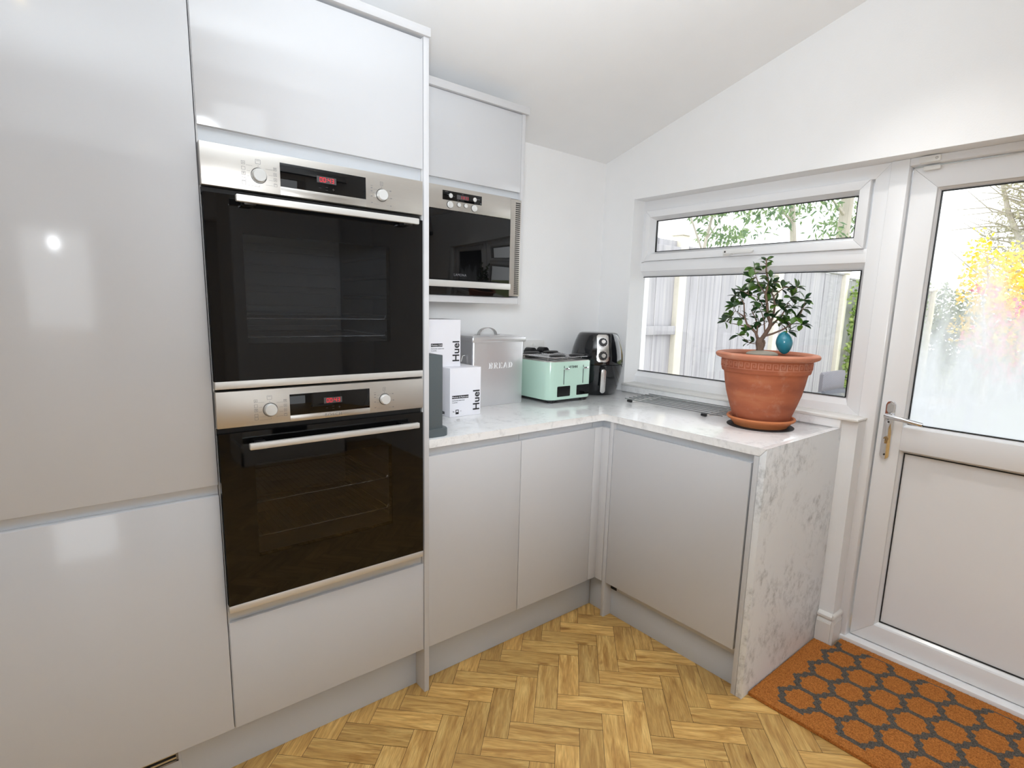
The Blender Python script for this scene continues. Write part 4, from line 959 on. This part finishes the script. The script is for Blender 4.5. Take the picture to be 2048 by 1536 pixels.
for i, (pts, w) in enumerate(BR):
    n = len(pts); ws = w if isinstance(w, list) else [w * (1 - .72 * k / (n - 1)) for k in range(n)]
    dsg = rp.uniform(-1, 1) * .35 if i else 0; P = []
    for k, (a, z) in enumerate(pts):
        d0 = dsg * .11 * (k / (n - 1)) ** 1.2 if i else 0
        P.append(pb(a, d0 + (rp.uniform(-.003, .003) if i else 0), z)); ends.append((a, z, d0))
    if i == 0: P[0] = pb(-.026, 0, ZSO - .004)
    # smooth the chain
    Q = [P[0]]; R_ = [ws[0]]
    for a, b_, wa, wb in zip(P, P[1:], ws, ws[1:]): Q += [a.lerp(b_, .5), b_]; R_ += [(wa + wb) / 2, wb]
    m.tube(Q, R_, 10)
for k in range(9):   # surface roots and knobs on the trunk
    a = k * .7; c = pb(-.026, 0, ZSO + .052 + .006 * math.sin(k * 2)) + Vector((math.cos(a) * .013, math.sin(a) * .013, 0)); m.tube([c - Vector((0, 0, .012)), c, c + Vector((0, 0, .012))], [.002, .0055, .002], 6)
tw = m
def leaf_mesh(b, lay, base, d, up, ln_, wd, rnd_, fold=.25):
    d = d.normalized(); s_ = d.cross(up).normalized(); u_ = s_.cross(d).normalized()
    prof = [(0, .0), (.10, .16), (.28, .40), (.52, .5), (.75, .40), (.92, .17), (1, 0)]
    C_, L_, R_ = [], [], []
    for t, w in prof:
        c = base + d * (t * ln_) - u_ * (.22 * t * t * ln_); C_.append(b.verts.new(c))
        L_.append(b.verts.new(c + s_ * w * wd + u_ * fold * w * wd)); R_.append(b.verts.new(c - s_ * w * wd + u_ * fold * w * wd))
    for v in C_ + L_ + R_: v[lay] = rnd_
    for k in range(len(prof) - 1):
        b.faces.new((C_[k], C_[k + 1], L_[k + 1], L_[k])); b.faces.new((C_[k], R_[k], R_[k + 1], C_[k + 1]))
m = MB(); lay = m.b.verts.layers.float.new('rnd')
for a, z, n in KN:
    near = min(ends, key=lambda e: (e[0] - a) ** 2 + (e[1] - z) ** 2); dd_ = near[2] + rp.uniform(-.012, .012); c = pb(a, dd_, z); src = pb(near[0], near[2], near[1])
    axis = (c - pb(-.02, 0, 1.30)).normalized(); axis.z = abs(axis.z) * .5 + .35; axis.normalize()
    tw.tube([src, src.lerp(c, .5) + Vector((0, 0, .002)), c], [.0014, .0012, .001], 5)
    for k in range(n + 2):
        an = 2 * PI * k / (n + 2) + rp.uniform(-.5, .5); side = LAT * math.cos(an) + Vector((0, 0, 1)) * math.sin(an) * .75 + DEP * rp.uniform(-.7, .7)
        d = (axis * .55 + side).normalized(); sc = rp.uniform(.8, 1.3) * (.7 if z > 1.5 and a > -.06 else 1)
        base = c - axis * rp.uniform(0, .010); upv = Vector((rp.uniform(-.4, .4) - .2, rp.uniform(-.4, .4) - .25, .9))
        if abs(d.dot(upv.normalized())) > .95: upv = Vector((0, -1, .3))
        r0 = rp.random(); leaf_mesh(m.b, lay, base, d, upv, .0320 * sc, .0215 * sc, r0 ** 2.2 if r0 < .93 else 1.)
m.build('foliage', 'leaf', bo)
tw.build('trunk', 'bark', bo)
# ------------------------------------------------------------------ ceiling lights
for i, (x, y) in enumerate(DOWN):
    z = ceil_z(y) if y > YV else 2.4; tilt = math.atan(.2854) if y > YV else 0
    o = thing('ceiling_downlight', ('small recessed downlight in the sloping ceiling nearest the back door', 'small recessed downlight in the sloping ceiling above the tall cabinets', 'small recessed downlight in the sloping ceiling in the middle of the room', 'small recessed downlight farthest from the window wall')[i], 'downlight', (x, y, z), group='recessed ceiling downlights')
    T = Matrix.Translation((x, y, z)) @ Matrix.Rotation(-tilt, 4, 'X')
    m = MB(); m.lathe([(.03, -.001), (.034, -.004), (.045, -.003), (.045, .001)], n=32, T=T); m.build('trim_ring', 'white_pl', o)
    m = MB(); m.lathe([(0, -.0005), (.03, -.0012)], n=24, T=T); m.build('lens', 'lamp_white', o)
    lamp('downlight_lamp', 'SPOT', tuple(T @ Vector((0, 0, -.012))), (18, 14, 14, 10)[i], (1, .97, .93), rot=(-tilt, 0, 0), spot_size=1.9, spot_blend=.9, shadow_soft_size=.03)

# ------------------------------------------------------------------ garden
GZ = -.12
m = MB(); m.box(1.75, 6.2, -6, 1.3, GZ - .1, GZ); struct('ground_patio', m, 'patio')
m = MB(); m.box(6.2, 26, -9, 12, GZ - .12, GZ - .02); m.box(1.75, 6.2, 1.3, 12, GZ - .12, GZ - .02); struct('ground_lawn', m, 'grass')
# timber fence along the left boundary: concrete posts, boards, rails
rf = random.Random(5)
PXs = [1.30, 3.15, 4.87, 6.585, 8.4, 10.25]
TOPS = [1.945, 1.945, 1.885, 1.835, 1.80, 1.78]
def post(x, zt, label):
    m = MB(); m.box(x - .052, x + .052, 1.225, 1.325, GZ, zt - .03, .008); m.prism([(x - .066, zt - .03), (x + .066, zt - .03), (x + .066, zt - .012), (x + .02, zt + .012), (x - .02, zt + .012), (x - .066, zt - .012)], 'y', 1.21, 1.34); return tag(m.build('fence_post', 'conc'), label, 'fence post', 'concrete fence posts')
PL = ['pale concrete fence post hidden left of the window view', 'pale concrete fence post seen near the left edge of the window', 'pale concrete fence post seen behind the bonsai', 'pale concrete fence post seen beside the ivy', 'pale concrete fence post hidden among the ivy', 'farthest pale concrete fence post, beyond the ivy']
for i, x in enumerate(PXs): post(x, (2.0, 2.0, 1.94, 1.885, 1.84, 1.82)[i], PL[i])
FL = ['weathered grey fence panel with its rails showing, at the left of the window', 'weathered grey board fence panel left of the bonsai', 'weathered grey board fence panel right of the bonsai', 'weathered grey fence panel overgrown by ivy', 'farthest weathered grey fence panel at the garden side']
for i in range(5):
    xa, xb = PXs[i] + .054, PXs[i + 1] - .054; zt = (1.935, 1.875, 1.845, 1.80, 1.77)[i]; yb = 1.262
    o = thing('garden_fence', FL[i], 'fence', ((xa + xb) / 2, 1.27, GZ), group='weathered fence panels along the garden')
    m = MB(); lay = m.b.verts.layers.float.new('rnd'); n = int((xb - xa) / .118)
    for k in range(n):
        x0 = xa + (xb - xa) * k / n; x1 = xa + (xb - xa) * (k + 1) / n + .012; off = rf.uniform(0, .004); zz = zt - rf.uniform(0, .012)
        pre = set(m.b.verts); yy = yb + off
        m.prism([(x0, yy + .006), (x1, yy + .009), (x1, yy + .016), (x0, yy + .018)], 'z', GZ + .06, zz)
        q = rf.random()
        for v in m.b.verts:
            if v not in pre: v[lay] = q
    m.build('boards', 'board', o)
    if i == 0:
        for z in (.35, 1.155, 1.80): m = MB(); m.box(xa, xb, 1.228, 1.262, z, z + .072, .004); m.build('rail', 'board', o)
    else:
        m = MB(); m.box(xa, xb, 1.25, 1.30, zt - .004, zt + .018, .003); m.build('capping_rail', 'board', o)
    m = MB(); m.box(xa, xb, 1.25, 1.29, GZ, GZ + .1, .003); m.build('gravel_board', 'conc', o)
def crown(mb, lay, c, r, n, ln_, wd, rnd_, hang=0.):
    for _ in range(n):
        while True:
            p = Vector((rnd_.uniform(-1, 1), rnd_.uniform(-1, 1), rnd_.uniform(-1, 1)))
            if p.length < 1: break
        q = Vector((c[0] + p.x * r[0], c[1] + p.y * r[1], c[2] + p.z * r[2]))
        d = Vector((rnd_.uniform(-1, 1), rnd_.uniform(-1, 1), rnd_.uniform(-1, .6) - hang)).normalized(); s_ = d.cross(Vector((rnd_.uniform(-1, 1), rnd_.uniform(-1, 1), rnd_.uniform(-1, 1)))).normalized()
        l = ln_ * rnd_.uniform(.6, 1.3); w = wd * rnd_.uniform(.7, 1.2); g = rnd_.random()
        V = [mb.b.verts.new(v) for v in (q, q + d * l * .45 + s_ * w / 2, q + d * l, q + d * l * .45 - s_ * w / 2)]
        for v in V: v[lay] = g
        mb.b.faces.new(V)
def shrub(name, label, cat, base, blobs, m_, n, ln_, wd, seed, stems=(), part='foliage', hang=0, group=None):
    o = thing(name, label, cat, base, group=group); rr = random.Random(seed)
    mb = MB(); lay = mb.b.verts.layers.float.new('rnd'); tot = sum(b_[1][0] * b_[1][1] * b_[1][2] for b_ in blobs) or 1
    for c, r in blobs: crown(mb, lay, c, r, max(6, int(n * r[0] * r[1] * r[2] / tot)), ln_, wd, rr, hang)
    mb.build(part, m_, o, smooth=False)
    if stems:
        mb = MB()
        for P, R_ in stems: mb.tube(P, R_, 8)
        mb.build('trunk', 'trunk', o)
    return o
def at(*a): return tuple(a)
# leafy trees on the far side of the fence
T1 = [((4.9, 2.2, 2.55), (.32, .3, .17)), ((5.45, 2.25, 2.62), (.22, .25, .12)), ((5.3, 2.2, 2.28), (.34, .3, .13)), ((4.4, 2.2, 2.62), (.12, .2, .07)), ((5.8, 2.3, 2.36), (.1, .2, .08))]
T2 = [((6.3, 2.2, 2.72), (.42, .35, .20)), ((7.05, 2.3, 2.85), (.3, .3, .15)), ((6.2, 2.2, 2.40), (.16, .2, .09)), ((6.9, 2.2, 2.62), (.16, .2, .12)), ((6.7, 2.3, 3.3), (.8, .6, .3))]
T3 = [((8.0, 2.3, 3.02), (.42, .35, .22)), ((8.25, 2.2, 2.62), (.38, .3, .2)), ((9.1, 2.3, 2.9), (.35, .3, .4)), ((8.6, 2.3, 3.6), (1.1, .7, .35))]
shrub('tree', 'slim leaning young tree beyond the fence, leftmost in the top window pane', 'tree', (5.0, 2.2, GZ), T1, 'leaf_tree', 620, .085, .03, 1, [([(5.0, 2.2, GZ), (4.95, 2.2, 2.1), (5.2, 2.2, 2.9)], [.03, .02, .008]), ([(4.95, 2.2, 2.0), (4.55, 2.2, 2.5), (4.35, 2.2, 2.9)], [.012, .009, .004]), ([(5.0, 2.2, 2.2), (5.5, 2.2, 2.7)], [.01, .004])], hang=.5, group='leafy trees beyond the fence')
shrub('tree', 'leafy tree with a thin trunk beyond the fence, right of centre in the top pane', 'tree', (7.25, 2.2, GZ), T2, 'leaf_tree', 1500, .10, .034, 2, [([(7.25, 2.2, GZ), (7.15, 2.2, 2.35), (6.98, 2.2, 2.9), (6.8, 2.2, 3.8)], [.06, .045, .038, .02]), ([(7.1, 2.2, 2.6), (6.5, 2.2, 2.8), (6.1, 2.2, 2.75)], [.02, .012, .005]), ([(7.0, 2.2, 2.85), (7.5, 2.2, 3.1)], [.02, .008])], hang=.5, group='leafy trees beyond the fence')
shrub('tree', 'leafy tree with the thickest trunk, beyond the fence at the top pane right end', 'tree', (8.8, 2.2, GZ), T3, 'leaf_tree', 1500, .11, .038, 3, [([(8.8, 2.2, GZ), (8.8, 2.2, 2.5), (8.82, 2.2, 3.2), (8.9, 2.2, 4.4)], [.12, .10, .095, .07]), ([(8.8, 2.2, 2.9), (8.2, 2.2, 3.1)], [.03, .01])], hang=.5, group='leafy trees beyond the fence')
# ivy over the fence
blobs = [((6.84 + .40 * k, 1.15, .15 + .36 * j), (.27, .065, .26)) for k in range(7) for j in range(5)]
shrub('ivy', 'green ivy climbing over the fence, seen at the right edge of the window', 'ivy', (8.4, 1.2, GZ), blobs, 'leaf_ivy', 6500, .055, .05, 4)
# garden furniture
ch = thing('garden_chair', 'grey woven garden chair outside, its back showing right of the flower pot', 'chair', (5.4, 1.0, GZ))
m = MB(); m.rbox(5.145, 5.72, .815, .85, .34, .760, .03, 'y', bev=.006); m.build('backrest', 'rattan', ch)
m = MB(); m.box(5.10, 5.68, .845, 1.19, .26, .31, .015); m.build('seat', 'rattan', ch)
for x in (5.13, 5.65):
    for y in (.84, 1.16): m = MB(); m.box(x - .018, x + .018, y - .018, y + .018, GZ, .265, .003); m.build('leg', 'rattan', ch)
tb_ = thing('garden_table', 'dark glass-topped garden table outside beside the woven chair', 'table', (5.3, .2, GZ))
M['tglass'] = mat('dark_table_glass', (70, 80, 88), .12, spec=.8)
m = MB(); m.box(4.55, 6.1, -.30, .70, .595, .605, .004); m.build('table_top', 'tglass', tb_)
m = MB(); m.box(4.57, 6.08, -.28, .68, .545, .594, .01); m.build('apron', 'rattan', tb_)
for x in (4.61, 6.04):
    for y in (-.24, .64): m = MB(); m.box(x - .03, x + .03, y - .03, y + .03, GZ, .546, .004); m.build('leg', 'rattan', tb_)
# planting at the end of the garden, seen through the back door
shrub('forsythia', 'large yellow flowering shrub in the garden, seen through the door glass', 'shrub', (10.0, .35, GZ), [((10.0, .50, 1.9), (.5, .42, .55)), ((9.8, .05, 1.75), (.5, .45, .45)), ((10.0, .72, 2.35), (.25, .18, .42)), ((9.9, .1, 1.2), (.5, .8, .5)), ((10.1, .25, 2.2), (.3, .2, .35)), ((10.0, -.35, 1.9), (.3, .25, .3))], 'leaf_yellow', 3000, .07, .05, 5, [([(10, .35, GZ), (10, .4, 1.2), (10, .6, 2.3)], [.04, .03, .01]), ([(10, .3, GZ), (9.9, 0, 1.4), (9.9, -.3, 2.1)], [.03, .02, .01])])
shrub('flowering_shrub', 'pink flowering shrub in front of the yellow one, seen through the door glass', 'shrub', (8.6, .1, GZ), [((8.6, .28, 1.72), (.2, .2, .12)), ((8.6, -.02, 1.45), (.3, .28, .22)), ((8.6, -.3, 1.25), (.3, .3, .3)), ((8.6, .2, 1.1), (.3, .3, .25)), ((8.6, -.1, .8), (.3, .4, .3))], 'leaf_pink', 620, .06, .05, 6, [([(8.6, .1, GZ), (8.6, .2, 1.0), (8.6, .3, 1.7)], [.03, .02, .006]), ([(8.6, 0, GZ), (8.6, -.2, .9), (8.6, -.3, 1.4)], [.025, .015, .005])])
rt = random.Random(9); stems = [([(15, .55, GZ), (15, .6, 2.2), (14.9, .8, 5.2)], [.16, .12, .05]), ([(14.9, .6, 2.0), (14.8, 1.3, 3.6), (14.8, 1.7, 5.0)], [.08, .05, .02]), ([(14.9, .7, 1.6), (14.8, .2, 3.2), (14.8, 0, 4.8)], [.08, .05, .02])]
for k in range(90):
    z = rt.uniform(1.6, 4.8); a = rt.uniform(0, 6.28); l = rt.uniform(.7, 1.6); p0 = Vector((15, .75, z)); p1 = p0 + Vector((math.cos(a) * l * .5, math.sin(a) * l * .7, rt.uniform(-.1, .6))); p2 = p1 + Vector((math.cos(a + .4) * l * .4, math.sin(a + .3) * l * .5, rt.uniform(-.1, .5)))
    stems.append(([p0, p1, p2], [.026, .013, .005]))
shrub('tree', 'twiggy bare tree at the garden end, at the top of the door glass', 'tree', (15, .6, GZ), [((15, .5, 4.2), (1.0, 1.1, 1.0)), ((15, .9, 3.1), (1.0, .9, .8)), ((15, -.2, 3.2), (1.0, .8, 1.0)), ((14.8, 1.2, 4.4), (.6, .4, .5))], 'leaf_bare', 9000, .085, .03, 7, stems)
hb = [((12.2 + .5 * rt.random(), -1.2 + .42 * k, .75 + .25 * rt.random()), (.5, .38, .95 + .35 * rt.random())) for k in range(10)]
shrub('hedge', 'pale green mixed hedge along the far end of the garden', 'hedge', (12.4, 0, GZ), hb, 'leaf_hedge', 12000, .10, .07, 8)
